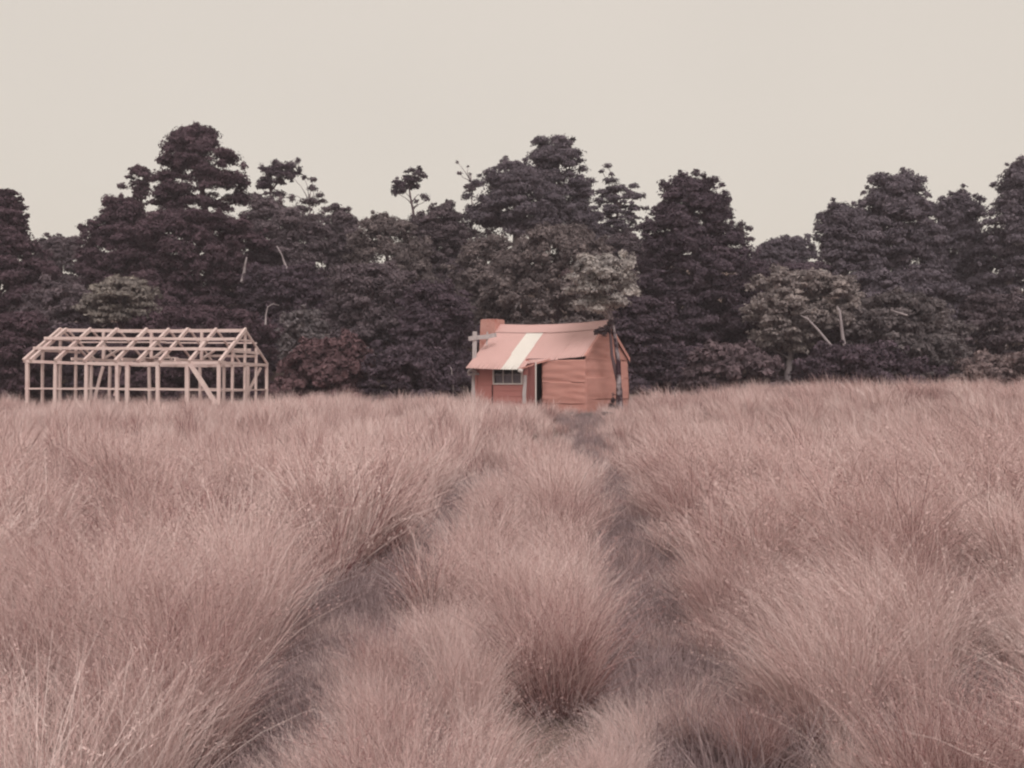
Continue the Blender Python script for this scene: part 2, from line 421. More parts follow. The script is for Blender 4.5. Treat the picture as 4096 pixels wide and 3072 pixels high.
    timber('corner_board', (0.60, -0.04, -0.3), (0.60, -0.04, 1.0), 0.03, 0.02, M['dark_wood'], wall, up=(1, 0, 0))
    # window: white frame, two bars, three panes over a low curtain
    tilt = 0.03
    win = mesh_py('window', *box_data((WX0, -0.045, WZ0 - 0.03), (WX1, 0.02, WZ0 + 0.02)), M['white_paint'], hut)
    timber('frame', (WX0 + .02, -0.03, WZ0), (WX0 + .02, -0.03, WZ1), 0.05, 0.05, M['white_paint'], win, up=(1, 0, 0))
    timber('frame', (WX1 - .02, -0.03, WZ0), (WX1 - .02, -0.03, WZ1), 0.05, 0.05, M['white_paint'], win, up=(1, 0, 0))
    timber('frame', (WX0, -0.03, WZ1), (WX1, -0.03, WZ1), 0.045, 0.05, M['white_paint'], win)
    for f in (0.34, 0.66): timber('glazing_bar', (WX0 + (WX1 - WX0) * f, -0.02, WZ0), (WX0 + (WX1 - WX0) * f, -0.02, WZ1), 0.022, 0.03, M['white_paint'], win, up=(1, 0, 0))
    timber('glazing_bar', (WX0, -0.018, 1.33), (WX1, -0.018, 1.33), 0.016, 0.022, M['grey_wood'], win)
    m, n, o = new_mat('dusty_glass')
    p = N(n, 'ShaderNodeBsdfPrincipled'); p.inputs['Base Color'].default_value = (0.8, 0.78, 0.8, 1); p.inputs['Roughness'].default_value = 0.12; p.inputs['Transmission Weight'].default_value = 1.0; p.inputs['IOR'].default_value = 1.15
    n.links.new(p.outputs[0], o.inputs[0])
    for i in range(3):
        a = WX0 + 0.045 + (WX1 - WX0 - 0.09) * i / 3; b = WX0 + 0.045 + (WX1 - WX0 - 0.09) * (i + 1) / 3
        box('pane', (a + .012, -0.014, WZ0 + .02), (b - .012, -0.010, WZ1 - .02), m, win)
    V = []; Fc = []
    for i in range(41):
        x = WX0 + 0.03 + (WX1 - WX0 - 0.06) * i / 40
        y = 0.06 + 0.018 * math.sin(i * 1.1) + 0.008 * math.sin(i * 2.3)
        V += [(x, y, WZ0 - 0.02), (x, y * 0.9, WZ0 + 0.34 + 0.012 * math.sin(i * 0.7))]
    for i in range(40): Fc.append((2 * i, 2 * i + 2, 2 * i + 3, 2 * i + 1))
    mesh_py('curtain', V, Fc, M['cloth'], win, smooth=True)
    # door standing ajar, hinged on the left
    box('door_frame', (1.985, -0.04, 0.0), (2.025, 0.10, 1.74), M['wall_board'], wall)
    box('door_frame', (2.535, -0.012, 0.0), (2.565, 0.10, 1.74), M['dark_wood'], wall)
    box('door_frame', (1.985, -0.035, 1.74), (2.565, 0.10, 1.79), M['wall_board'], wall)
    door = empty('door', (2.03, -0.05, 0.05), (0, 0, -math.radians(31))); door.parent = hut
    for i in range(4):
        box('plank', (0.127 * i + 0.002, -0.012 - 0.002 * (i % 2), 0), (0.127 * (i + 1) - 0.002, 0.012, 1.67), M['door'], door)
    for zz in (0.25, 1.35): box('ledge', (0.02, 0.0125, zz), (0.49, 0.035, zz + 0.12), M['door'], door)
    e = box('edge_highlight', (0.510, -0.02, 0.0), (0.535, 0.02, 1.67), M['white_paint'], door)  # white strip painted in for the light along the door edge
    # chimney: iron box on the far gable, flared towards the foot
    V = []; Fc = []
    for (z, x0, x1, y0, y1) in ((-0.3, -0.85, 0.0, 0.8, 2.2), (1.1, -0.82, 0.0, 0.85, 2.15), (2.0, -0.74, -0.05, 1.1, 1.85), (3.30, -0.72, -0.12, 1.18, 1.78)):
        ring = []
        for (xa, ya, xb, yb) in ((x0, y0, x1, y0), (x1, y0, x1, y1), (x1, y1, x0, y1), (x0, y1, x0, y0)):
            for i in range(8):
                f = i / 8; ring.append((xa + (xb - xa) * f + random.uniform(-.003, .003), ya + (yb - ya) * f + random.uniform(-.003, .003), z + (random.uniform(-.012, .012) if z > 3 else 0)))
        V += ring
    for j in range(3):
        for i in range(32): Fc.append((j * 32 + i, j * 32 + (i + 1) % 32, (j + 1) * 32 + (i + 1) % 32, (j + 1) * 32 + i))
    # inner lip so that the open top has thickness
    k = len(V); cx = sum(v[0] for v in V[96:128]) / 32; cy = sum(v[1] for v in V[96:128]) / 32
    for v in V[96:128]: V.append((cx + (v[0] - cx) * 0.93, cy + (v[1] - cy) * 0.93, v[2]))
    for v in V[96:128]: V.append((cx + (v[0] - cx) * 0.93, cy + (v[1] - cy) * 0.93, 1.5))
    for i in range(32):
        i2 = (i + 1) % 32
        Fc.append((96 + i, 96 + i2, k + i2, k + i)); Fc.append((k + i, k + i2, k + 32 + i2, k + 32 + i))
    ch = mesh_py('chimney', V, Fc, M['chimney'], hut); ch['label'] = 'rusty iron box chimney on the far gable'
build_hut()

# grey post and crossbeam beside the chimney
def build_staging():
    P = at(1898, 1585, 33.3); gz = ground_z(P.x, P.y)
    t = empty('chimney_staging', (P.x, P.y, gz)); tag(t, 'weathered grey post with crossbeam standing beside the hut chimney', 'post')
    ztop = at(0, 1326, 33.3).z - gz
    timber('post', (-0.04, 0, -0.2), (0.0, 0, ztop), 0.14, 0.12, M['grey_wood'], t, up=(1, 0, 0), rough=0.01)
    zb = at(0, 1351, 33.3).z - gz
    timber('crossbeam', (-0.20, -0.10, zb - 0.05), (0.74, 0.02, zb + 0.09), 0.14, 0.07, M['grey_wood'], t, rough=0.008)
    timber('strut', (0.42, 0.03, zb - 0.25), (0.43, 0.03, zb + 0.20), 0.055, 0.05, M['grey_wood'], t, up=(1, 0, 0), rough=0.006)
    # knotted grey bracket half-way down the post
    zk = at(0, 1495, 33.3).z - gz
    timber('bracket', (-0.22, -0.11, zk - 0.02), (0.16, -0.10, zk + 0.0), 0.07, 0.07, M['grey_wood'], t)
    timber('bracket', (-0.21, -0.12, zk), (-0.06, -0.10, zk + 0.34), 0.04, 0.04, M['grey_wood'], t, up=(1, 0, 0))
    V, Fc = tube_data([(-0.22, -0.12, zk + .02), (-0.17, -0.17, zk + .10), (-0.06, -0.18, zk + .13), (0.05, -0.15, zk + .08), (0.08, -0.12, zk - .02)], [.03, .05, .06, .05, .03], 8)
    mesh_py('rope', V, Fc, M['grey_wood'], t, smooth=True)
build_staging()

# grey plank leaning by the door
pl = empty('leaning_plank', Vector(hut.location) + Matrix.Rotation(HA, 3, 'Z') @ Vector((1.93, -0.10, 0.0)), (0, 0, HA))
tag(pl, 'grey weathered plank leaning on the hut wall between window and door', 'plank')
timber('plank', (0.03, -0.09, 0.40), (-0.03, 0.05, 1.32), 0.125, 0.03, M['grey_wood'], pl, up=(1, 0, 0), rough=0.006)

# ------------------------------------------------------------------ timber frame of a building going up
def build_frame():
    t = empty('timber_building_frame', (-16.83, 34.0, 0.33), (0, math.radians(0.55), -math.radians(8)))
    tag(t, 'open pale timber skeleton of a gabled building left of the hut', 'building frame')
    W = M['new_wood']; L, D, E, R = 7.1, 4.0, 2.05, 3.24
    k = (R - E) / (D / 2)
    def rz(y): return R - abs(y - D / 2) * k
    fr = [0.0, 0.035, 0.165, 0.315, 0.475, 0.59, 0.70, 0.85, 1.0]
    sag = lambda f: -0.05 * math.sin(math.pi * f) + random.uniform(-.008, .008)
    for y, nm in ((0, 'front'), (D, 'back')):
        xs = [0, 2.4, 4.75, L]
        for a, b in zip(xs, xs[1:]):
            timber('wall_plate', (a - 0.03, y, E + sag(a / L)), (b + 0.03, y, E + sag(b / L)), 0.10, 0.11, W, t)
            timber('ridge_board', (a - 0.03, D / 2, R + sag(a / L) * .5), (b + 0.03, D / 2, R + sag(b / L) * .5), 0.12, 0.05, W, t) if y == 0 else None
            timber('rail', (a, y + 0.01, 1.13 + random.uniform(-.02, .02)), (b, y + 0.01, 1.12 + random.uniform(-.02, .02)), 0.05, 0.07, W, t)
            timber('bottom_plate', (a, y, 0.02), (b, y, 0.02), 0.08, 0.10, W, t)
    for f in fr:
        x = f * L
        for s in (0, 1):
            y0 = -0.10 if s == 0 else D + 0.10
            timber('rafter', (x, y0, rz(y0) + 0.09), (x + random.uniform(-.03, .03), D / 2, R + 0.045), 0.12 if s == 0 else 0.08, 0.09 if s == 0 else 0.05, W, t)
    # three purlin lines each slope
    for g, s in ((0.24, 0), (0.55, 0), (0.5, 1)):
        if True:
            y = D / 2 * g if s == 0 else D - D / 2 * g
            for a, b in ((-0.02, 3.6), (3.5, L + 0.02)):
                timber('purlin', (a, y, rz(y) + 0.20 + random.uniform(-.012, .012)), (b, y + random.uniform(-.03, .03), rz(y) + 0.20 + random.uniform(-.012, .012)), 0.10 if s == 0 else 0.05, 0.11 if s == 0 else 0.06, W, t)
    for f in (.01, .157, .318, .479, .53, .688, .836, .994):
        timber('post', (f * L, 0, 0), (f * L + random.uniform(-.03, .03), 0, E), 0.115, 0.09, W, t, up=(1, 0, 0))
    for f in (.0, .11, .21, .34, .55, .63, .76, .90, 1.0):
        timber('post', (f * L, D, 0), (f * L + random.uniform(-.03, .03), D, E), 0.10, 0.08, W, t, up=(1, 0, 0))
    timber('brace', (6.05, -0.075, 2.02), (7.08, -0.085, 0.55), 0.16, 0.04, W, t, up=(0, 0, 1))
    timber('brace', (0.55, D - 0.07, 1.95), (0.15, D - 0.07, 0.5), 0.12, 0.04, W, t)
    timber('brace', (3.45, 0.08, 1.9), (3.25, 0.09, 0.9), 0.08, 0.04, W, t)
    timber('brace', (6.9, D - 0.08, 1.95), (6.2, D - 0.08, 0.6), 0.10, 0.04, W, t)
    # end gables: studs, bottom chord, collars
    for x in (0.0, L):
        for y in (0.95, 2.0, 3.0):
            timber('gable_stud', (x, y, 0), (x, y, rz(y) + 0.02), 0.09, 0.075, W, t, up=(0, 1, 0))
        timber('end_plate', (x, 0, E), (x, D, E), 0.10, 0.08, W, t)
        timber('collar', (x, 0.75, E + 0.42), (x, D - 0.75, E + 0.42), 0.09, 0.05, W, t)
        timber('collar', (x, 1.45, E + 0.84), (x, D - 1.3, E + 0.84), 0.07, 0.05, W, t)
        timber('rail', (x, 0, 1.12), (x, D, 1.12), 0.05, 0.06, W, t)
    # inner bents
    for f in (.24, .5, .77):
        x = f * L
        timber('tie_beam', (x, 0, E + 0.10), (x, D, E + 0.10), 0.10, 0.05, W, t)
        timber('king_post', (x, D / 2, E + 0.1), (x, D / 2, R - 0.04), 0.10, 0.07, W, t, up=(1, 0, 0))
        timber('strut', (x, D / 2, E + 0.15), (x + 0.0, D - 0.9, rz(D - 0.9)), 0.08, 0.05, W, t)
    timber('collar', (4.6, D / 2 + .5, E + 0.55), (L, D / 2 + .5, E + 0.52), 0.09, 0.06, W, t)
    timber('collar', (5.2, D / 2 + .9, E + 0.30), (L, D / 2 + .9, E + 0.30), 0.09, 0.06, W, t)
    # a stack of loose boards laid over the ties in the middle bay
    for i in range(3):
        timber('loose_board', (3.35 + .1 * i, 1.5 + .22 * i, E + 0.18 + .01 * i), (4.55 - .15 * i, 2.1 + .2 * i, E + 0.20 + .01 * i), 0.03, 0.14, W, t)
build_frame()

# ------------------------------------------------------------------ foliage
def leaf_mesh(name, Pts, Nrm, size, tone, rng, elong=1.0):
    """one triangle for each leaf tuft at Pts, facing roughly Nrm"""
    n = len(Pts)
    Nrm = Nrm / (np.linalg.norm(Nrm, axis=1, keepdims=True) + 1e-9)
    r = rng.normal(size=(n, 3)); T = np.cross(Nrm, r); T /= (np.linalg.norm(T, axis=1, keepdims=True) + 1e-9)
    B = np.cross(Nrm, T)
    s = (size * rng.uniform(0.6, 1.35, n))[:, None]
    V = np.empty((n, 3, 3), np.float32)
    V[:, 0] = Pts + T * s * elong
    V[:, 1] = Pts - T * s * 0.5 * elong + B * s * 0.62
    V[:, 2] = Pts - T * s * 0.5 * elong - B * s * 0.62
    me = bpy.data.meshes.new(name)
    me.vertices.add(3 * n); me.vertices.foreach_set('co', V.ravel())
    me.loops.add(3 * n); me.loops.foreach_set('vertex_index', np.arange(3 * n, dtype=np.int32))
    me.polygons.add(n); me.polygons.foreach_set('loop_start', np.arange(0, 3 * n, 3, dtype=np.int32))
    me.update()
    a = me.attributes.new('tone', 'FLOAT', 'FACE'); a.data.foreach_set('value', tone.astype(np.float32))
    return me

def pads_to_leaves(pads, per_m2, leaf, rng, org):
    """pads: rows (x,y,z,rx,ry,rz); leaves in uneven flattened clouds"""
    P, Nn, Tn = [], [], []
    for (x, y, z, rx, ry, rz) in pads:
        n = max(14, int(per_m2 * math.pi * rx * (0.5 * (ry + rz)) * (0.45 if y > org[1] + 0.9 else 1.0)))
        d = rng.normal(size=(n, 3)); d /= np.linalg.norm(d, axis=1, keepdims=True)
        az = np.arctan2(d[:, 1], d[:, 0]); ph = rng.uniform(0, 6.28, 3)
        lump = 1 + 0.20 * np.sin(3 * az + ph[0]) + 0.14 * np.sin(7 * az + ph[1] + 3 * d[:, 2]) + 0.12 * np.sin(5 * d[:, 2] + ph[2])
        r = rng.random(n) ** 0.42 * lump
        p = np.stack([x + d[:, 0] * r * rx, y + d[:, 1] * r * ry, z + d[:, 2] * r * rz - 0.12 * rx * (r * np.hypot(d[:, 0], d[:, 1])) ** 2], 1)
        P.append(p); Nn.append(d * 0.8 + np.array([0, 0, 0.4]) + rng.normal(size=(n, 3)) * 0.4)
        Tn.append(np.clip(rng.normal(0.5, 0.16, n) + rng.normal(0, 0.17), 0, 1))
    P = np.concatenate(P) - np.array(org); return P, np.concatenate(Nn), np.concatenate(Tn)

TREE_N = [0]; LEAVES = [0]
def tree(name, label, Y, rows, col, pale=False, depth=0.8, pad=(0.5, 1.1), flat=0.42, cover=2.4, dens=388, leaf=0.084, trunk_u=None, trunk_r=0.2,
         extra=(), cat='tree', lean=0.0, limbs=9, core=True, group=None, trunk_top=0.85, bark=None):
    """a tree: crown of leaf pads filling an outline of the crown (rows of v, left u, right u) at distance Y, tapered trunk and limbs"""
    TREE_N[0] += 1; rng = np.random.default_rng(1000 + TREE_N[0]); rd = random.Random(TREE_N[0])
    R_ = []
    for (v, ul, ur) in rows:
        a = at(ul, v, Y); b = at(ur, v, Y); R_.append((a.z, a.x, b.x))
    R_.sort()
    zs = np.array([r[0] for r in R_]); xl = np.array([r[1] for r in R_]); xr = np.array([r[2] for r in R_])
    area = float(np.sum(0.5 * ((xr - xl)[1:] + (xr - xl)[:-1]) * np.diff(zs)))
    tu = (xl.mean() + xr.mean()) / 2 if trunk_u is None else at(trunk_u, 0, Y).x
    gz = ground_z(tu, Y); org = (tu, Y, gz)
    pads = []; A = 0.0; tries = 0
    wmax = (xr - xl).max(); ph1, ph2 = rng.uniform(0, 6.28, 2)
    pad = (pad[0] * 0.58, pad[1] * 0.58)
    while A < area * cover * (1.5 if core else 1.0) and tries < 6000:
        tries += 1
        z = rng.uniform(zs[0], zs[-1]); l = np.interp(z, zs, xl); r = np.interp(z, zs, xr); hw = (r - l) / 2
        if rng.random() > hw / (wmax / 2) * 0.8 + 0.2: continue
        pr = min(rng.uniform(*pad), max(0.18, hw * 0.55))
        ang = rng.uniform(0, 2 * math.pi); k = math.sqrt(rng.uniform(0.3, 1.0))
        hw *= 1 + 0.13 * math.sin(2.1 * z + 3 * ang + ph1) + 0.09 * math.sin(4.7 * z - 2 * ang + ph2)
        ex = max(0.0, hw - pr * 0.6)
        x = (l + r) / 2 + ex * k * math.cos(ang); y = Y + max(0.2, ex * depth) * k * math.sin(ang)
        rz = pr * flat * rng.uniform(0.8, 1.25)
        z = min(z, zs[-1] - rz * 0.8)
        pads.append((x, y, z, pr * rng.uniform(0.85, 1.2), pr * rng.uniform(0.85, 1.2), rz)); A += math.pi * pr * rz
    for _ in range(int(14 * math.sqrt(area)) if core else 12):      # stray sprays that roughen the outline
        z = rng.uniform(zs[0] + 0.3 * (zs[-1] - zs[0]), zs[-1]); l = np.interp(z, zs, xl); r = np.interp(z, zs, xr); hw = (r - l) / 2
        ang = rng.uniform(0, 2 * math.pi); pr = rng.uniform(0.10, 0.26); k = rng.uniform(0.96, 1.10)
        pads.append(((l + r) / 2 + hw * k * math.cos(ang), Y + hw * depth * k * math.sin(ang), z + rng.uniform(0, 0.25), pr, pr, pr * rng.uniform(0.4, 1.1)))
    for (u, v, ru, rv) in extra:                       # stray clumps: centre and half sizes as seen from the clearing
        c = at(u, v, Y); s = Y / F
        pads.append((c.x, Y + rng.uniform(-0.4, 0.4), c.z, ru * s, ru * s * 0.9, rv * s))
    P, Nn, Tn = pads_to_leaves(pads, dens * 1.6, leaf, rng, org)
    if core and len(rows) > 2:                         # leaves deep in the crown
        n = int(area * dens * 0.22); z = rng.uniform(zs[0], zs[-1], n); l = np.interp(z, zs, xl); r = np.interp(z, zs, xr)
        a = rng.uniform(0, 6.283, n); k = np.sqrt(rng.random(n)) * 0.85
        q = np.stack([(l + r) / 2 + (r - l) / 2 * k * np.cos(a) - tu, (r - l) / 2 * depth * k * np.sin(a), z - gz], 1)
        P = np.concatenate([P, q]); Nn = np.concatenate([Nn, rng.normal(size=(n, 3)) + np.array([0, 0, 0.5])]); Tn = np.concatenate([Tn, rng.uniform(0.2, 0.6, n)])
    LEAVES[0] += len(P)
    t = empty(name, org); tag(t, label, cat, group)
    cr = link_mesh('crown', leaf_mesh('crown', P, Nn, leaf, Tn, rng), M['leaf'], t); cr.color = (*col, 1)
    # trunk and limbs
    V, Fc = [], []
    top = (zs[-1] - gz) * trunk_top
    cxm = np.interp(gz + top, zs, (xl + xr) / 2) - tu
    n = 7; wob = rd.uniform(0, 6)
    pts = [Vector((cxm * (i / n) ** 1.5 + min(0.12, 0.5 * trunk_r) * math.sin(i * 1.3 + wob) * (i > 0), 0.1 * math.sin(i + wob), -0.25 + (top + 0.25) * i / n)) for i in range(n + 1)]
    tube_data(pts, [trunk_r * (1.25 - 1.1 * i / n) + 0.015 for i in range(n + 1)], 8, V, Fc)
    for j in range(min(limbs, len(pads))):
        pd = pads[(j * 7 + 3) % len(pads)] if j < limbs - len(extra) else pads[len(pads) - 1 - (j % max(1, len(extra)))]
        e = Vector(pd[:3]) - Vector(org)
        zf = max(0.15, min(0.92, (e.z - 0.25 * math.hypot(e.x, e.y) - 0.3) / max(top, 0.1)))
        i0 = zf * n; b = pts[int(i0)].lerp(pts[min(n, int(i0) + 1)], i0 - int(i0))
        mid = b.lerp(e, 0.55) + Vector((rd.uniform(-.2, .2), rd.uniform(-.2, .2), rd.uniform(-0.05, 0.3)))
        r0 = max(0.035, trunk_r * (0.55 - 0.35 * zf))
        tube_data([b, b.lerp(mid, 0.5) + Vector((0, 0, .06)), mid, e], [r0, r0 * .75, r0 * .5, 0.015], 6, V, Fc)
    mesh_py('trunk', V, Fc, bark or (M['bark_pale'] if pale else M['bark']), t, smooth=True)
    return t

DK = (0.142, 0.106, 0.134); MD = (0.194, 0.154, 0.176); OL = (0.245, 0.202, 0.208); PL = (0.38, 0.325, 0.325); RD = (0.22, 0.135, 0.15); GR = (0.205, 0.172, 0.206)
DKL = (0.146, 0.096, 0.120)

def build_forest():
    T = tree
    # back of the bush, left to right
    T('conical_tree', 'dark pointed tree cut off by the left edge of the picture', 46, [(760, -10, 62), (820, -60, 84), (900, -120, 112), (960, -200, 128), (1100, -300, 200), (1250, -320, 240), (1450, -320, 210)], DKL, trunk_r=0.3)
    T('distant_tree', 'fine distant tree low in the gap between leftmost pointed tree and big domed tree', 60, [(955, 190, 320), (990, 130, 360), (1060, 80, 420), (1180, 60, 450), (1300, 60, 450)], MD, pad=(.35, .8), extra=[(215, 950, 22, 12), (300, 952, 26, 12), (325, 935, 14, 9)])
    T('flat_topped_tree', 'small flat topped tree poking up left of the big domed tree', 56, [(668, 525, 595), (695, 508, 612), (745, 535, 604), (800, 520, 600)], DKL, pad=(.35, .8), cover=1.3, core=False, trunk_u=556, trunk_r=.16,
      extra=[(487, 742, 24, 12), (440, 800, 32, 26), (425, 840, 26, 20), (560, 770, 30, 12), (470, 850, 40, 20)], limbs=10)
    T('sloping_tree', 'dark tree sloping down to the left below the small flat topped tree', 50, [(790, 460, 560), (850, 395, 600), (930, 345, 640), (1010, 315, 680), (1150, 325, 700), (1300, 345, 700), (1420, 380, 680)], DKL, trunk_r=.25)
    T('domed_tree', 'tallest big domed tree, at upper left above the timber frame', 52, [(508, 720, 830), (535, 690, 880), (600, 655, 940), (660, 625, 968), (720, 610, 978), (780, 605, 985), (832, 610, 950)], DKL, pad=(.5, 1.1), trunk_u=860, trunk_r=.32, core=False, cover=2.7, trunk_top=.9,
      extra=[(735, 520, 14, 16), (795, 506, 16, 18), (700, 528, 14, 14), (965, 705, 28, 16), (930, 650, 24, 13), (960, 775, 40, 18), (640, 790, 40, 20), (700, 845, 70, 24), (800, 860, 60, 26)])
    T('broad_dark_tree', 'broad dark tree filling the space beneath the big domed tree', 49, [(850, 590, 900), (900, 550, 1020), (1000, 520, 1075), (1150, 560, 1085), (1300, 600, 1060), (1420, 640, 1040)], DKL, pad=(.7, 1.4), trunk_r=.35)
    T('tufted_tree', 'tufted tree on the skyline right of the big domed tree', 58, [(652, 1140, 1190), (680, 1050, 1200), (715, 1025, 1195), (752, 1030, 1075)], DK, pad=(.3, .65), cover=1.5, core=False, trunk_u=1096, trunk_r=.16,
      extra=[(1165, 664, 34, 16), (1035, 742, 18, 11), (1110, 770, 34, 14), (1100, 810, 30, 14)], limbs=11)
    T('bare_branched_tree', 'thin tree with bare pale branches and small tufts on the skyline left of centre', 57, [(860, 1180, 1300), (880, 1150, 1320), (940, 1140, 1330)], MD, pale=True, pad=(.3, .6), cover=1.4, core=False, trunk_u=1228, trunk_r=.11, trunk_top=1.25, limbs=13,
      extra=[(1212, 706, 15, 12), (1252, 716, 19, 9), (1255, 756, 22, 14), (1282, 782, 20, 11), (1170, 708, 16, 11), (1240, 800, 50, 14), (1165, 785, 16, 18), (1290, 800, 18, 9), (1200, 830, 46, 14)])
    T('dark_rounded_tree', 'dark rounded tree between the big domed tree and the bare branched one', 52, [(775, 1010, 1060), (805, 1000, 1110), (840, 985, 1180), (900, 965, 1300), (1000, 960, 1330), (1150, 980, 1330), (1300, 1000, 1320)], MD, pad=(.6, 1.2))
    T('skyline_tree', 'small dark tree on the skyline just right of the bare branched tree', 54, [(832, 1345, 1385), (870, 1320, 1415), (930, 1290, 1440), (1050, 1290, 1450), (1180, 1300, 1450)], MD, pad=(.4, .9), extra=[(1310, 838, 28, 12), (1340, 826, 24, 11), (1362, 866, 12, 16)])
    T('grey_leaved_tree', 'loose grey leaved tree on the skyline left of the lone thin tree', 52, [(862, 1500, 1560), (900, 1450, 1640), (960, 1400, 1700), (1060, 1360, 1760), (1200, 1340, 1780), (1320, 1360, 1760)], OL, pad=(.45, 1.0), flat=.55)
    T('lone_thin_tree', 'lone thin tree standing clear above the skyline left of centre', 60, [(690, 1630, 1680), (715, 1590, 1690), (750, 1568, 1650), (775, 1565, 1600)], DK, pad=(.3, .6), cover=1.3, core=False, trunk_u=1676, trunk_r=.12, trunk_top=.93, limbs=10,
      extra=[(1693, 706, 22, 11), (1660, 740, 24, 12), (1697, 782, 19, 15), (1712, 798, 12, 7), (1666, 808, 12, 10), (1580, 770, 16, 14), (1648, 684, 18, 9)])
    T('twiggy_sapling', 'faint wispy bare sapling on the skyline left of the central crowns', 60, [(740, 1870, 1900), (770, 1860, 1910)], MD, pale=True, pad=(.2, .4), cover=1.0, core=False, trunk_u=1888, trunk_r=.05, trunk_top=1.12, limbs=5,
      extra=[(1830, 652, 7, 6), (1838, 690, 16, 5), (1872, 668, 5, 4), (1880, 700, 6, 5)])
    T('bushy_skyline_tree', 'dense bushy tree on the skyline between the lone thin tree and central crowns', 54, [(812, 1770, 1800), (845, 1710, 1840), (890, 1660, 1880), (960, 1640, 1900), (1060, 1640, 1900), (1160, 1650, 1880)], MD, pad=(.4, .9), extra=[(1660, 870, 22, 18), (1790, 808, 10, 12), (1650, 890, 20, 30), (1890, 930, 40, 24), (1930, 960, 40, 26), (1960, 930, 30, 20)])
    T('tall_central_tree', 'tallest tree of the central group, behind the wide crown with pale trunk', 57, [(540, 2180, 2240), (565, 2130, 2290), (620, 2105, 2330), (680, 2105, 2350), (750, 2130, 2380), (820, 2200, 2400), (900, 2240, 2420), (1000, 2240, 2430)], GR, pad=(.45, 1.0), core=False, cover=2.5, trunk_u=2260, trunk_r=.28,
      extra=[(2275, 572, 20, 9), (2330, 672, 26, 16), (2365, 720, 24, 12), (2395, 800, 22, 14)])
    T('wide_crowned_tree', 'wide domed tree with pale forked trunk, centre of the skyline', 54, [(650, 2010, 2080), (685, 1960, 2170), (740, 1905, 2225), (800, 1880, 2248), (860, 1890, 2255), (905, 1930, 2250), (928, 1980, 2240)], GR, pad=(.7, 1.35), cover=2.4, trunk_u=2056, trunk_r=.34, pale=True, limbs=12,
      extra=[(1868, 785, 26, 16), (1905, 730, 30, 12), (1880, 850, 30, 24), (2215, 870, 60, 34)])
    T('layered_tree', 'narrow layered tree with see-through tiers right of the central crowns', 58, [(745, 2415, 2500), (785, 2400, 2560), (850, 2390, 2580), (920, 2375, 2560), (1000, 2380, 2540)], GR, pad=(.3, .8), flat=.3, cover=1.1, core=False, trunk_u=2452, trunk_r=.18, limbs=12,
      extra=[(2428, 668, 18, 10), (2408, 684, 14, 9), (2448, 690, 14, 8), (2440, 725, 32, 13), (2470, 752, 44, 14), (2530, 745, 24, 11), (2550, 785, 34, 12), (2405, 765, 30, 12)])
    T('dense_squared_tree', 'large dense dark tree with jagged flat top right of the hut', 48, [(705, 2700, 2760), (730, 2670, 2880), (800, 2625, 2905), (880, 2590, 2940), (960, 2565, 2985), (1050, 2545, 3005), (1200, 2555, 3015), (1350, 2580, 3000), (1440, 2620, 2960)], DK, pad=(.6, 1.2), cover=2.5, trunk_u=2790, trunk_r=.36,
      extra=[(2715, 714, 22, 16), (2780, 728, 12, 12), (2860, 722, 16, 16), (2998, 910, 22, 12), (2820, 730, 10, 12), (3010, 950, 20, 9)])
    T('low_skyline_tree', 'low flat tree in the skyline dip right of the jagged topped tree', 56, [(955, 3130, 3215), (975, 3050, 3240), (1010, 2990, 3250), (1080, 2980, 3280), (1180, 2980, 3300), (1300, 3000, 3300)], GR, pad=(.45, 1.0), extra=[(3140, 950, 30, 10), (3195, 948, 28, 10)])
    T('square_shouldered_tree', 'big dark tree with steep left side, right of the skyline dip', 50, [(812, 3315, 3375), (832, 3295, 3410), (880, 3278, 3480), (950, 3275, 3510), (1020, 3285, 3520), (1100, 3310, 3540), (1250, 3340, 3540), (1350, 3370, 3520)], GR, pad=(.6, 1.2), trunk_u=3390, trunk_r=.28, pale=True, cover=2.3)
    T('twin_headed_tree', 'tall tree with two rounded heads and a sky gap, at right', 51, [(700, 3500, 3600), (735, 3480, 3690), (770, 3470, 3700), (810, 3440, 3720), (880, 3420, 3745), (960, 3420, 3760), (1050, 3420, 3770), (1200, 3440, 3770), (1330, 3460, 3750)], GR, pad=(.6, 1.2), trunk_u=3590, trunk_r=.3, pale=True, cover=2.2,
      extra=[(3625, 692, 34, 18), (3672, 726, 26, 16), (3690, 755, 20, 9), (3520, 708, 36, 16), (3720, 812, 22, 10)])
    T('knob_topped_tree', 'tree with a small knob top between the twin headed tree and right edge', 53, [(770, 3815, 3865), (800, 3775, 3910), (850, 3725, 3930), (930, 3700, 3945), (1050, 3700, 3955), (1250, 3720, 3965), (1370, 3740, 3940)], GR, pad=(.5, 1.1), trunk_u=3800, trunk_r=.22, pale=True, extra=[(3840, 748, 12, 9), (3845, 764, 22, 9)])
    T('right_edge_tree', 'tall dark tree with thick pale trunk cut off by the right edge', 50, [(648, 4040, 4140), (700, 4012, 4240), (760, 3982, 4300), (820, 3940, 4330), (900, 3925, 4340), (1000, 3905, 4350), (1150, 3890, 4360), (1260, 3910, 4360)], GR, pad=(.6, 1.3), trunk_u=3978, trunk_r=.42, pale=True, cover=2.3)
    # middle slope
    T('olive_tree', 'broad olive rounded tree on the slope behind the hut roof', 46, [(905, 2200, 2330), (940, 2110, 2390), (1000, 2035, 2440), (1060, 1965, 2460), (1140, 1905, 2480), (1230, 1885, 2480), (1340, 1890, 2480)], OL, pad=(.4, .9), flat=.55, cover=2.6, trunk_r=.22)
    T('olive_bush', 'smaller olive bush left of the broad olive tree behind the hut', 48, [(955, 1890, 1990), (1000, 1855, 2050), (1080, 1820, 2080), (1200, 1805, 2060), (1300, 1805, 2040)], OL, pad=(.35, .8), flat=.55, cover=2.5)
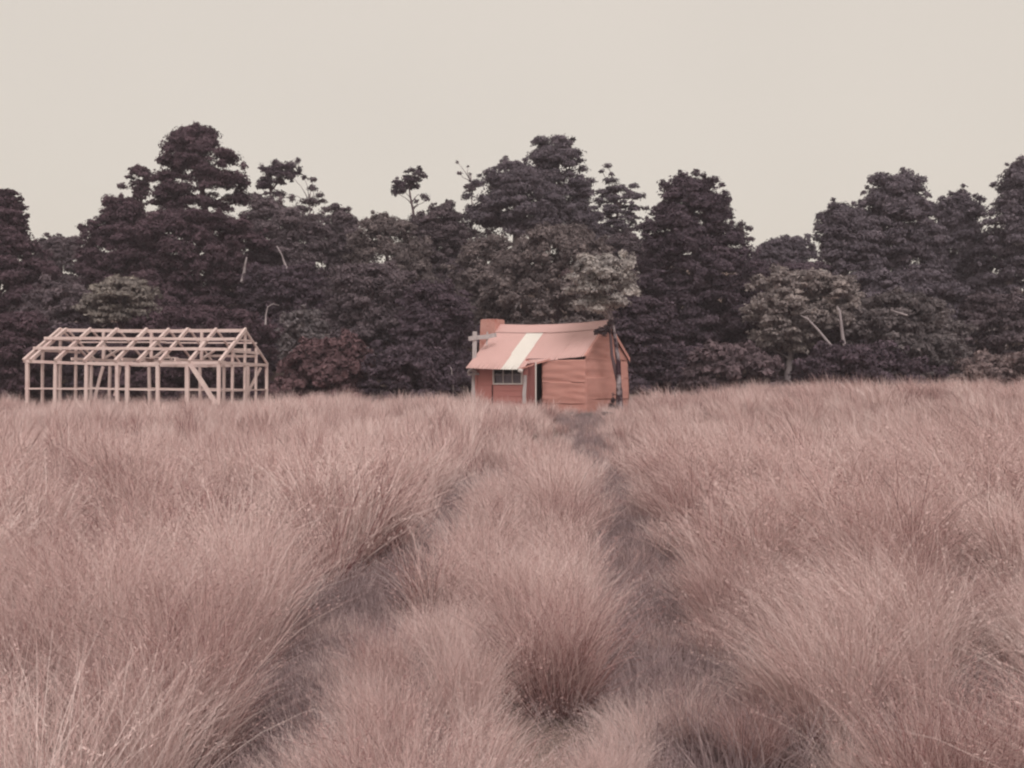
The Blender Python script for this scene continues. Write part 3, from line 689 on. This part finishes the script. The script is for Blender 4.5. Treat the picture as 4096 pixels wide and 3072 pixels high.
    T('grey_slope_tree', 'grey rounded tree on the slope halfway between the timber frame and hut', 45, [(1060, 1380, 1540), (1110, 1330, 1650), (1200, 1305, 1700), (1320, 1295, 1720), (1440, 1290, 1700)], MD, pad=(.45, 1.0), flat=.5, cover=2.5)
    T('dark_slope_tree', 'dark rounded tree just left of the hut chimney', 43, [(1140, 1660, 1800), (1200, 1610, 1880), (1300, 1585, 1910), (1430, 1565, 1930), (1550, 1560, 1930)], DK, pad=(.4, .9), flat=.5, cover=2.6)
    T('shadowed_tree', 'deeply shadowed tree behind the right end of the timber frame', 47, [(1060, 1000, 1240), (1120, 980, 1310), (1220, 980, 1330), (1350, 1000, 1330), (1470, 1020, 1320)], DK, pad=(.5, 1.0), cover=2.4)
    T('pale_layered_tree', 'pale leaved layered small tree above the left half of the timber frame', 42, [(1108, 440, 510), (1140, 385, 590), (1185, 345, 632), (1235, 328, 636), (1285, 345, 570)], (0.33, 0.29, 0.275), pad=(.3, .75), flat=.3, cover=2.2, trunk_u=470, trunk_r=.12)
    T('greyish_bush', 'greyish bush left of the pale layered tree, above the timber frame corner', 43, [(1130, 190, 320), (1180, 125, 355), (1260, 65, 380), (1400, 45, 400), (1500, 50, 400)], MD, pad=(.4, .9), flat=.45, cover=2.4)
    T('left_edge_bush', 'low dark bush at the left edge beside the timber frame', 40, [(1250, -150, 140), (1350, -190, 195), (1450, -210, 225), (1580, -220, 150)], DKL, pad=(.4, .9), flat=.5, cover=2.4, cat='bush')
    T('frame_backdrop_tree', 'dark spreading tree directly behind the middle of the timber frame', 43, [(1230, 620, 960), (1290, 540, 1060), (1370, 450, 1090), (1470, 400, 1110), (1590, 380, 1110)], DKL, pad=(.5, 1.0), flat=.45, cover=2.5)
    T('corner_bush', 'dark bush behind the left bays of the timber frame', 42.5, [(1300, 200, 420), (1380, 150, 470), (1480, 130, 480), (1590, 130, 480)], DK, pad=(.4, .9), cover=2.3, cat='bush')
    T('round_grey_bush', 'round grey green bush just right of the timber frame ridge', 41, [(1238, 1190, 1260), (1275, 1140, 1290), (1340, 1110, 1312), (1420, 1115, 1300), (1480, 1130, 1300)], (0.23, 0.20, 0.215), pad=(.3, .6), flat=.6, cover=2.6, cat='bush')
    T('rust_brown_bush', 'low rust brown bush at forest edge right of the timber frame', 39, [(1360, 1220, 1400), (1420, 1150, 1470), (1510, 1100, 1500), (1600, 1090, 1510)], RD, pad=(.3, .7), flat=.45, cover=2.4, leaf=.13, cat='bush')
    T('forest_edge_bush', 'low dark bush at forest edge left of the grey post', 39, [(1390, 1520, 1720), (1450, 1460, 1820), (1540, 1430, 1860), (1610, 1430, 1860)], DK, pad=(.35, .8), cover=2.4, cat='bush')
    T('gap_filling_tree', 'low rounded tree filling the gap between the layered tree and jagged topped tree', 55, [(935, 2450, 2520), (970, 2400, 2600), (1060, 2370, 2650), (1200, 2370, 2650)], MD, pad=(.45, .9), cover=2.2)
    T('understorey_bush', 'small dark bush just right of the hut gable at forest edge', 41, [(1385, 2690, 2790), (1430, 2660, 2830), (1500, 2650, 2850), (1610, 2650, 2850)], DK, pad=(.35, .7), cover=2.3, cat='bush')
    T('gable_shade_tree', 'dark tree immediately behind and right of the hut gable', 42.5, [(1190, 2470, 2620), (1260, 2430, 2690), (1350, 2410, 2720), (1500, 2430, 2730), (1620, 2440, 2710)], DK, pad=(.45, .95), cover=2.5)
    T('pale_twisted_tree', 'pale leaved tree with twisted whitish trunks at forest edge on the right', 41.5, [(1088, 3110, 3320), (1112, 3045, 3370), (1160, 3005, 3410), (1220, 2985, 3430), (1290, 2980, 3430), (1340, 2995, 3300), (1400, 3020, 3240)], PL, pad=(.35, .8), flat=.36, cover=1.7, trunk_u=3150, trunk_r=.12, pale=True, limbs=14)
    T('wind_bent_tree', 'mid green wind bent tree right of the pale twisted tree', 41, [(1175, 3560, 3670), (1210, 3410, 3740), (1270, 3350, 3810), (1330, 3335, 3850), (1400, 3310, 3865), (1480, 3300, 3855), (1560, 3310, 3830)], (0.215, 0.185, 0.195), pad=(.35, .85), flat=.4, cover=2.4, trunk_u=3480, trunk_r=.15, pale=True)
    T('low_dark_bush', 'low dark bush at grass edge below the wind bent tree', 38.5, [(1380, 3300, 3540), (1430, 3230, 3690), (1500, 3190, 3750), (1590, 3190, 3770)], DK, pad=(.35, .8), flat=.45, cover=2.4, cat='bush')
    T('scrubby_bush', 'scrubby purplish bush at grass edge below the jagged topped tree', 40, [(1380, 2830, 2950), (1430, 2780, 3080), (1500, 2740, 3160), (1580, 2730, 3180)], (0.21, 0.155, 0.175), pad=(.28, .6), flat=.5, cover=2.0, leaf=.14, cat='bush')
    T('russet_bush', 'low russet bush at the right edge above the grass', 37, [(1415, 3920, 4140), (1450, 3870, 4190), (1520, 3840, 4240), (1570, 3830, 4250)], (0.30, 0.23, 0.235), pad=(.3, .6), flat=.4, cover=2.2, cat='bush')
    T('right_understorey_tree', 'shaded understorey tree behind the russet bush at right', 44, [(1180, 3900, 4080), (1260, 3830, 4180), (1360, 3800, 4220), (1500, 3790, 4240)], MD, pad=(.4, .9), cover=2.0)
    T('mid_right_tree', 'dark understorey tree filling the gap between the pale twisted and jagged trees', 45, [(1050, 2960, 3280), (1150, 2930, 3320), (1280, 2920, 3340), (1450, 2920, 3340)], DK, pad=(.5, 1.0), cover=2.2)
    T('mid_far_right_tree', 'grey understorey tree below the twin headed tree', 46, [(1090, 3420, 3760), (1180, 3380, 3860), (1300, 3380, 3900), (1450, 3400, 3900)], GR, pad=(.5, 1.0), cover=2.0)
build_forest()
print('leaves', LEAVES)

# bare pale limbs of fallen / dead trees seen against the dark of the bush
def dead_stick(name, label, Y, uvs, r0, mat='bark_pale'):
    P0 = at(uvs[0][0], uvs[0][1], Y); org = Vector((P0.x, P0.y, P0.z))
    pts = [at(u, v, Y) + Vector((0, 0.15 * math.sin(i * 1.7), 0)) - org for i, (u, v) in enumerate(uvs)]
    V, Fc = tube_data(pts, [r0 * (1 - 0.7 * i / (len(pts) - 1)) for i in range(len(pts))], 7)
    o = mesh_py(name, V, Fc, M[mat], None, smooth=True); o.location = org
    tag(o, label, 'branch'); return o
dead_stick('leaning_dead_branch', 'whitish dead branch slanting below the pale twisted tree', 39.4, [(3345, 1400), (3325, 1378), (3270, 1320), (3225, 1275), (3205, 1262)], 0.075)
dead_stick('upright_dead_branch', 'whitish upright dead trunk right of the slanting branch', 39.4, [(3385, 1410), (3376, 1350), (3362, 1290), (3354, 1245), (3350, 1225)], 0.09)
dead_stick('pale_leaning_trunk', 'pale leaning trunk in the dark below the big domed tree', 46.5, [(968, 1130), (974, 1090), (982, 1055), (990, 1030)], 0.10)
dead_stick('pale_forked_limb', 'crooked pale limb in the dark above the right end of the timber frame', 46.0, [(1150, 1080), (1135, 1050), (1128, 1020), (1110, 985)], 0.07)
dead_stick('short_dead_branch', 'short whitish branch across the wind bent tree', 38.6, [(3630, 1262), (3590, 1247), (3560, 1238)], 0.05)
dead_stick('arching_vine', 'pale arching vine in the dark gap right of the timber frame', 41.5, [(1062, 1300), (1060, 1260), (1072, 1228), (1095, 1216), (1115, 1222)], 0.045)
dead_stick('thin_dead_trunk', 'thin pale trunk in the shade left of the grey post', 38.5, [(1812, 1560), (1808, 1510), (1806, 1480), (1803, 1468)], 0.05)

# ------------------------------------------------------------------ dead tree in front of the gable, low plants at the hut
def build_gable_tree():
    Y = 30.9
    t = tree('slim_gable_tree', 'slim tree with mottled twin stems and pale crown rising in front of the hut gable', Y, [(1012, 2375, 2440), (1040, 2345, 2505), (1090, 2305, 2555), (1140, 2288, 2568), (1190, 2295, 2555), (1240, 2310, 2420)], (0.50, 0.455, 0.45),
             pad=(.4, .85), flat=.45, cover=1.4, dens=620, leaf=.058, trunk_u=2484, trunk_r=.075, limbs=12, bark=M['bark_mottled'])
    org = Vector(t.location)
    def pt(u, v, dy=0.0): p = at(u, v, Y); return Vector((p.x, Y + dy, p.z)) - org
    V, Fc = tube_data([pt(2486, 1690, .1), pt(2482, 1560, .08), pt(2462, 1480, .1), pt(2448, 1420, .1), pt(2444, 1350, .08), pt(2436, 1318, .0)], [.085, .075, .06, .05, .045, .03], 9)
    tube_data([pt(2436, 1318), pt(2415, 1318, -.05), pt(2385, 1325, -.1)], [.03, .02, .01], 6, V, Fc)
    mesh_py('stem', V, Fc, M['bark'], t, smooth=True)
    rng = np.random.default_rng(5); pads = []
    for (u, v, ru, rv) in [(2390, 1326, 18, 12), (2418, 1330, 16, 14), (2432, 1312, 20, 16), (2440, 1290, 16, 10), (2405, 1318, 20, 9), (2452, 1600, 10, 22), (2446, 1625, 14, 14), (2462, 1640, 16, 18)]:
        c = at(u, v, Y); s = Y / F; pads.append((c.x, Y - 0.05, c.z, ru * s, ru * s, rv * s))
    P, Nn, Tn = pads_to_leaves(pads, 2600, .04, rng, org)
    cr = link_mesh('leaf_clump', leaf_mesh('leaf_clump', P, Nn, .045, Tn, rng), M['leaf'], t); cr.color = (0.10, 0.075, 0.085, 1); cr['label'] = 'dark leaf clump against the gable'
build_gable_tree()

def low_plant(label, u, v, Y, wpx, hpx, col, seed):
    rng = np.random.default_rng(seed); c = at(u, v, Y); gz = ground_z(c.x, Y); org = (c.x, Y, gz); s = Y / F
    t = empty('low_plant', org); tag(t, label, 'plant', 'green plants at the foot of the hut')
    pads = [(c.x + rng.uniform(-1, 1) * wpx * s * .8, Y + rng.uniform(-.2, .2), gz + hpx * s * rng.uniform(.2, .9), wpx * s * .4, wpx * s * .35, hpx * s * .35) for _ in range(9)]
    P, Nn, Tn = pads_to_leaves(pads, 900, .05, rng, org)
    cr = link_mesh('foliage', leaf_mesh('foliage', P, Nn, .06, Tn, rng, 1.5), M['leaf'], t); cr.color = (*col, 1)
    V, Fc = [], []
    for p in pads: tube_data([Vector((0, 0, -.05)), Vector(p[:3]) - Vector(org)], [.01, .004], 5, V, Fc)
    mesh_py('stem', V, Fc, M['bark'], t)
low_plant('grey green low plant at the middle of the hut front', 2285, 1690, 29.6, 46, 34, (0.18, 0.165, 0.15), 1)
low_plant('grey green low plant at the near corner of the hut', 2360, 1680, 29.8, 42, 34, (0.24, 0.21, 0.195), 2)
low_plant('dark low plant at the foot of the slim gable tree', 2440, 1665, 30.0, 34, 34, (0.17, 0.14, 0.145), 3)

# ------------------------------------------------------------------ tussock grass: many blades, one mass
def blades(n, nseg, L, base_r, tilt, lean, droop, wid, rng, curl=0.12, shade_thatch=0.0):
    """arrays of one tussock clump: verts, quads, tone per face. lean pushes tips towards +X"""
    az = rng.uniform(0, 2 * math.pi, n); rr = base_r * np.sqrt(rng.random(n))
    p = np.stack([rr * np.cos(az), rr * np.sin(az), np.full(n, -0.03)], 1)
    az2 = az + rng.normal(0, 0.5, n)
    ln = L * np.clip(rng.normal(0.85, 0.2, n), 0.3, 1.35)
    th = np.abs(rng.normal(0, tilt, n)) + 0.06
    tone = np.clip(rng.normal(0.60, 0.24, n), 0, 1)
    head = (rng.random(n) < 0.10).astype(float); tone = np.clip(tone + head * 0.3, 0, 1); ln = np.minimum(ln, L * 1.12)
    if shade_thatch > 0:  # short dead blades, coloured darker to deepen shade at the clump foot
        k = rng.random(n) < shade_thatch
        ln[k] *= rng.uniform(0.25, 0.5, k.sum()); th[k] += 0.35; tone[k] *= 0.25
    d = np.stack([np.sin(th) * np.cos(az2), np.sin(th) * np.sin(az2), np.cos(th)], 1)
    wd = rng.normal(0, curl, (n, 3)); wd[:, 2] *= 0.3
    out = np.stack([np.cos(az2), np.sin(az2), np.zeros(n)], 1)
    fa = rng.uniform(0, math.pi, n); side0 = np.stack([np.cos(fa), np.sin(fa), np.zeros(n)], 1)
    V = np.empty((n, nseg + 1, 2, 3), np.float32); seg = ln / nseg
    gust = lean * np.clip(rng.normal(1, 0.35, n), 0.1, 1.6)
    for i in range(nseg + 1):
        f = i / nseg
        w_ = (wid * rng.uniform(0.7, 1.3, n) if i == 0 else w0) if i else wid * rng.uniform(0.7, 1.3, n)
        if i == 0: w0 = w_
        s = side0 - d * (side0 * d).sum(1, keepdims=True); s /= np.linalg.norm(s, axis=1, keepdims=True) + 1e-9
        ww = (w0 * (1 - 0.85 * f ** 1.6) * 0.5)[:, None]
        V[:, i, 0] = p - s * ww; V[:, i, 1] = p + s * ww
        if i < nseg:
            p = p + d * seg[:, None]
            d = d + out * (droop * (0.4 + f))[..., None] if np.ndim(droop) else d + out * droop * (0.4 + f) / nseg
            d = d + np.array([1.0, 0, -0.12]) * (gust * (0.3 + 1.4 * f) / nseg)[:, None] + wd / nseg * (1 + 3 * f)
            d[:, 2] -= droop * f * 0.9 / nseg
            d /= np.linalg.norm(d, axis=1, keepdims=True)
    V[..., 2] = np.maximum(V[..., 2], 0.0 - 0.04)
    k = np.nonzero(head > 0)[0]
    if nseg > 3 and len(k):                              # airy seed heads: spikelets round the ends of the flowering stalks
        m_ = 7; c = np.repeat(p[k], m_, 0) - np.repeat(d[k], m_, 0) * rng.uniform(-0.01, 0.17, (len(k) * m_, 1)) + rng.normal(0, 0.012, (len(k) * m_, 3))
        a_ = rng.normal(size=c.shape) * 0.6 + np.repeat(d[k], m_, 0); a_ /= np.linalg.norm(a_, axis=1, keepdims=True)
        b_ = np.cross(a_, rng.normal(size=c.shape)); b_ /= np.linalg.norm(b_, axis=1, keepdims=True) + 1e-9
        l_, w2 = (0.011, 0.0026) if nseg > 4 else (0.017, 0.0042)
        SV = np.stack([c - a_ * l_, c + b_ * w2, c + a_ * l_, c - b_ * w2], 1).reshape(-1, 3)
    else: SV = np.zeros((0, 3))
    idx = (np.arange(n)[:, None] * (nseg + 1) + np.arange(nseg)[None, :]) * 2
    Q = np.stack([idx, idx + 1, idx + 3, idx + 2], -1).reshape(-1, 4)
    V = V.reshape(-1, 3); ns_ = len(SV) // 4
    Q = np.concatenate([Q, (np.arange(ns_ * 4) + len(V)).reshape(-1, 4)])
    return np.concatenate([V, SV]), Q, np.concatenate([np.repeat(tone, nseg), rng.uniform(0.35, 0.72, ns_)])

def quad_mesh(name, V, Q, tone, mat):
    me = bpy.data.meshes.new(name)
    me.vertices.add(len(V)); me.vertices.foreach_set('co', V.astype(np.float32).ravel())
    me.loops.add(Q.size); me.loops.foreach_set('vertex_index', Q.astype(np.int32).ravel())
    me.polygons.add(len(Q)); me.polygons.foreach_set('loop_start', np.arange(0, Q.size, 4, dtype=np.int32))
    me.update()
    a = me.attributes.new('tone', 'FLOAT', 'FACE'); a.data.foreach_set('value', tone.astype(np.float32))
    me.materials.append(mat)
    return me

def scatter(name, label, cat, protos, pts, rots, scls, idx):
    """one grass object: its points carry rotation, scale and kind of clump, geometry nodes put the clumps there"""
    col = bpy.data.collections.new(name + '_clumps')
    for i, me in enumerate(protos):
        o = bpy.data.objects.new('clump_%03d' % i, me); col.objects.link(o)
    me = bpy.data.meshes.new(name); me.from_pydata([tuple(p) for p in pts], [], [])
    a = me.attributes.new('rot', 'FLOAT_VECTOR', 'POINT'); a.data.foreach_set('vector', np.array(rots, np.float32).ravel())
    a = me.attributes.new('scl', 'FLOAT_VECTOR', 'POINT'); a.data.foreach_set('vector', np.array(scls, np.float32).ravel())
    a = me.attributes.new('idx', 'INT', 'POINT'); a.data.foreach_set('value', np.array(idx, np.int32))
    ob = link_mesh(name, me); tag(ob, label, cat, kind='stuff')
    g = bpy.data.node_groups.new(name + '_nodes', 'GeometryNodeTree')
    g.interface.new_socket('Geometry', in_out='INPUT', socket_type='NodeSocketGeometry'); g.interface.new_socket('Geometry', in_out='OUTPUT', socket_type='NodeSocketGeometry')
    gi = g.nodes.new('NodeGroupInput'); go = g.nodes.new('NodeGroupOutput')
    mp = g.nodes.new('GeometryNodeMeshToPoints')
    ci = g.nodes.new('GeometryNodeCollectionInfo'); ci.inputs['Collection'].default_value = col
    ci.inputs['Separate Children'].default_value = True; ci.inputs['Reset Children'].default_value = True
    ip = g.nodes.new('GeometryNodeInstanceOnPoints'); ip.inputs['Pick Instance'].default_value = True
    def attr(nm, dt):
        x = g.nodes.new('GeometryNodeInputNamedAttribute'); x.data_type = dt; x.inputs['Name'].default_value = nm
        return next(s for s in x.outputs if s.enabled and s.name == 'Attribute')
    e2r = g.nodes.new('FunctionNodeEulerToRotation')
    g.links.new(attr('rot', 'FLOAT_VECTOR'), e2r.inputs[0])
    g.links.new(gi.outputs[0], mp.inputs['Mesh']); g.links.new(mp.outputs[0], ip.inputs['Points'])
    g.links.new(ci.outputs[0], ip.inputs['Instance']); g.links.new(attr('idx', 'INT'), ip.inputs['Instance Index'])
    g.links.new(e2r.outputs[0], ip.inputs['Rotation']); g.links.new(attr('scl', 'FLOAT_VECTOR'), ip.inputs['Scale'])
    g.links.new(ip.outputs[0], go.inputs[0])
    m = ob.modifiers.new('clumps', 'NODES'); m.node_group = g
    return ob

def build_grass():
    rng = np.random.default_rng(3)
    protos = []
    # kinds: for each of three distances, 4 upright fans + 4 windswept
    for (n, ns, wd) in ((2000, 5, .0027), (800, 4, .0062), (360, 3, .0135)):
        for k in range(8):
            wind = k >= 4
            V, Q, T_ = blades(n, ns, 1.02 if wind else 0.98, 0.15, 0.30 if wind else 0.26, 1.25 if wind else 0.2, 0.42 if wind else 0.42, wd, rng, curl=.55 if ns > 3 else .35, shade_thatch=.32)
            protos.append(quad_mesh('tussock_clump', V, Q, T_, M['tussock']))
    pts, rots, scls, idx = [], [], [], []
    def inside_building(x, y):
        d = Vector((x + 1.12, y - 33.24, 0)); d.rotate(Matrix.Rotation(-HA, 3, 'Z'))
        if -1.1 < d.x < 4.3 and -0.25 < d.y < 3.3: return True
        return False
    y = 1.55
    while y < 39:
        step = 0.43 if y < 6 else (0.50 if y < 14 else 0.64)
        half = 0.545 * y + 1.6
        x = -half + random.uniform(0, step)
        while x < half:
            px, py = x + random.uniform(-.45, .45) * step, y + random.uniform(-.45, .45) * step
            x += step
            ld = lane_dist(px, py)
            if ld < 0.06 + 0.1 * random.random() or inside_building(px, py): continue
            if py > 35.5 + 1.2 * math.sin(px * .7) and random.random() < 0.75: continue
            if math.hypot(px, py) < 1.5 or random.random() < 0.07: continue
            hs = 0.80 + 0.16 * math.sin(px * 1.7 + 0.6 * math.sin(py)) * math.sin(py * 1.3 + 1) + random.uniform(-.2, .24)
            hs *= (0.62 + 0.38 * smooth(0.1, 0.7, ld)) if abs(px - 0.8 - 0.045 * py) < 0.8 else 1.0
            hs *= 0.86 + 0.14 * smooth(4.5, 8.0, py)
            lx = np.interp(py, [2.4, 3.6, 5.0, 6.1, 7.2, 8.5, 11, 14, 17], [-.7, -.88, -1.1, -1.2, -.95, -.75, -.7, -.5, -.3])
            if 3.5 < py < 17: hs *= 0.74 if lx < px < lx + 1.1 else (1.08 if lx - 0.8 < px <= lx else 1.0)
            for (bx, by, br) in ((-2.6, 10.6, 0.9), (1.9, 6.5, 0.9)):   # the big old tussocks
                hs *= 1 + 0.2 * max(0.0, 1 - math.hypot(px - bx, py - by) / br)
            if 2.0 < py < 4.2 and abs(px) < 0.9: hs *= 0.86
            # lower sward along the way up to the near half of the hut front
            if py > 17: hs *= 1 - 0.30 * (1 - smooth(0.4, 2.0, abs(px - 0.072 * py)))
            hs *= 1 - 0.22 * smooth(14, 24, py)
            if py > 22: hs *= random.uniform(0.85, 1.25)
            wind = smooth(0.2, 2.6, px - 0.07 * py)
            lod = 0 if py < 6.5 else (1 if py < 14 else 2)
            w_ = random.random() < 0.10 + 0.88 * wind
            a = math.pi + random.gauss(0, .45) if w_ else random.uniform(0, 6.283)
            if w_ and px < 0.3: a = random.gauss(2.2, .7)
            pts.append((px, py, ground_z(px, py) - 0.02)); rots.append((random.gauss(0, .06), random.gauss(0, .06), a))
            wz = random.uniform(.9, 1.15)
            scls.append((hs * wz, hs * wz, hs)); idx.append(lod * 8 + (4 if w_ else 0) + random.randrange(4))
        y += step * 0.9
    for lp, hw in (LANES[0], LANES[1], LANES[5]):       # young low clumps growing back into the trodden gaps
        for (x0, y0), (x1, y1) in zip(lp, lp[1:]):
            for _ in range(int(math.hypot(x1 - x0, y1 - y0) * 2.2)):
                f = random.random(); px = x0 + (x1 - x0) * f + random.gauss(0, hw); py = y0 + (y1 - y0) * f
                lod = 0 if py < 6.5 else (1 if py < 14 else 2); s_ = random.uniform(.18, .40)
                pts.append((px, py, ground_z(px, py) - 0.02)); rots.append((random.gauss(0, .15), random.gauss(0, .15), random.uniform(0, 6.28)))
                scls.append((s_ * 1.2, s_ * 1.2, s_)); idx.append(lod * 8 + random.randrange(8))
    scatter('tussock_grass', 'tall dry pinkish tussock grass covering the clearing', 'grass', protos, pts, rots, scls, idx)
    # short grey-green turf in the trodden gaps
    tp = []
    for k in range(4):
        V, Q, T_ = blades(420, 3, 0.20, 0.22, 0.6, 0.1, 0.6, .0040, rng, curl=.5)
        tp.append(quad_mesh('turf_clump', V, Q, T_, M['turf']))
    pts, rots, scls, idx = [], [], [], []
    for lp, hw in LANES:
        for (x0, y0), (x1, y1) in zip(lp, lp[1:]):
            L = math.hypot(x1 - x0, y1 - y0)
            for _ in range(int(L * (30 if y0 < 14 else 9))):
                f = random.random(); px = x0 + (x1 - x0) * f + random.gauss(0, hw * 1.1 + 0.05); py = y0 + (y1 - y0) * f + random.gauss(0, .2)
                pts.append((px, py, ground_z(px, py) - .01)); rots.append((0, 0, random.uniform(0, 6.28))); s = random.uniform(.6, 1.5) * (1 + 0.03 * py)
                scls.append((s, s, s * random.uniform(.7, 1.2))); idx.append(random.randrange(4))
    scatter('path_turf', 'short grey green turf along the trodden gaps', 'turf', tp, pts, rots, scls, idx)
    print('tussocks', len(pts))
build_grass()

# ------------------------------------------------------------------ added pale veil that lifts the dark tones
def build_added_haze():
    v, f = box_data((-230, -60, -4.0), (230, 260, 19.0))
    o = mesh_py('added_haze', v, f)
    m, n, out_ = new_mat('dark_lifting_veil')
    pv = N(n, 'ShaderNodeVolumePrincipled'); pv.inputs['Color'].default_value = (0.92, 0.86, 0.95, 1)
    pv.inputs['Density'].default_value = 0.0009; pv.inputs['Anisotropy'].default_value = 0.0
    n.links.new(pv.outputs[0], out_.inputs['Volume']); o.data.materials.append(m)
    tag(o, 'added pale veil lifting the dark tones of clearing and bush', 'added_haze', kind='stuff')
build_added_haze()
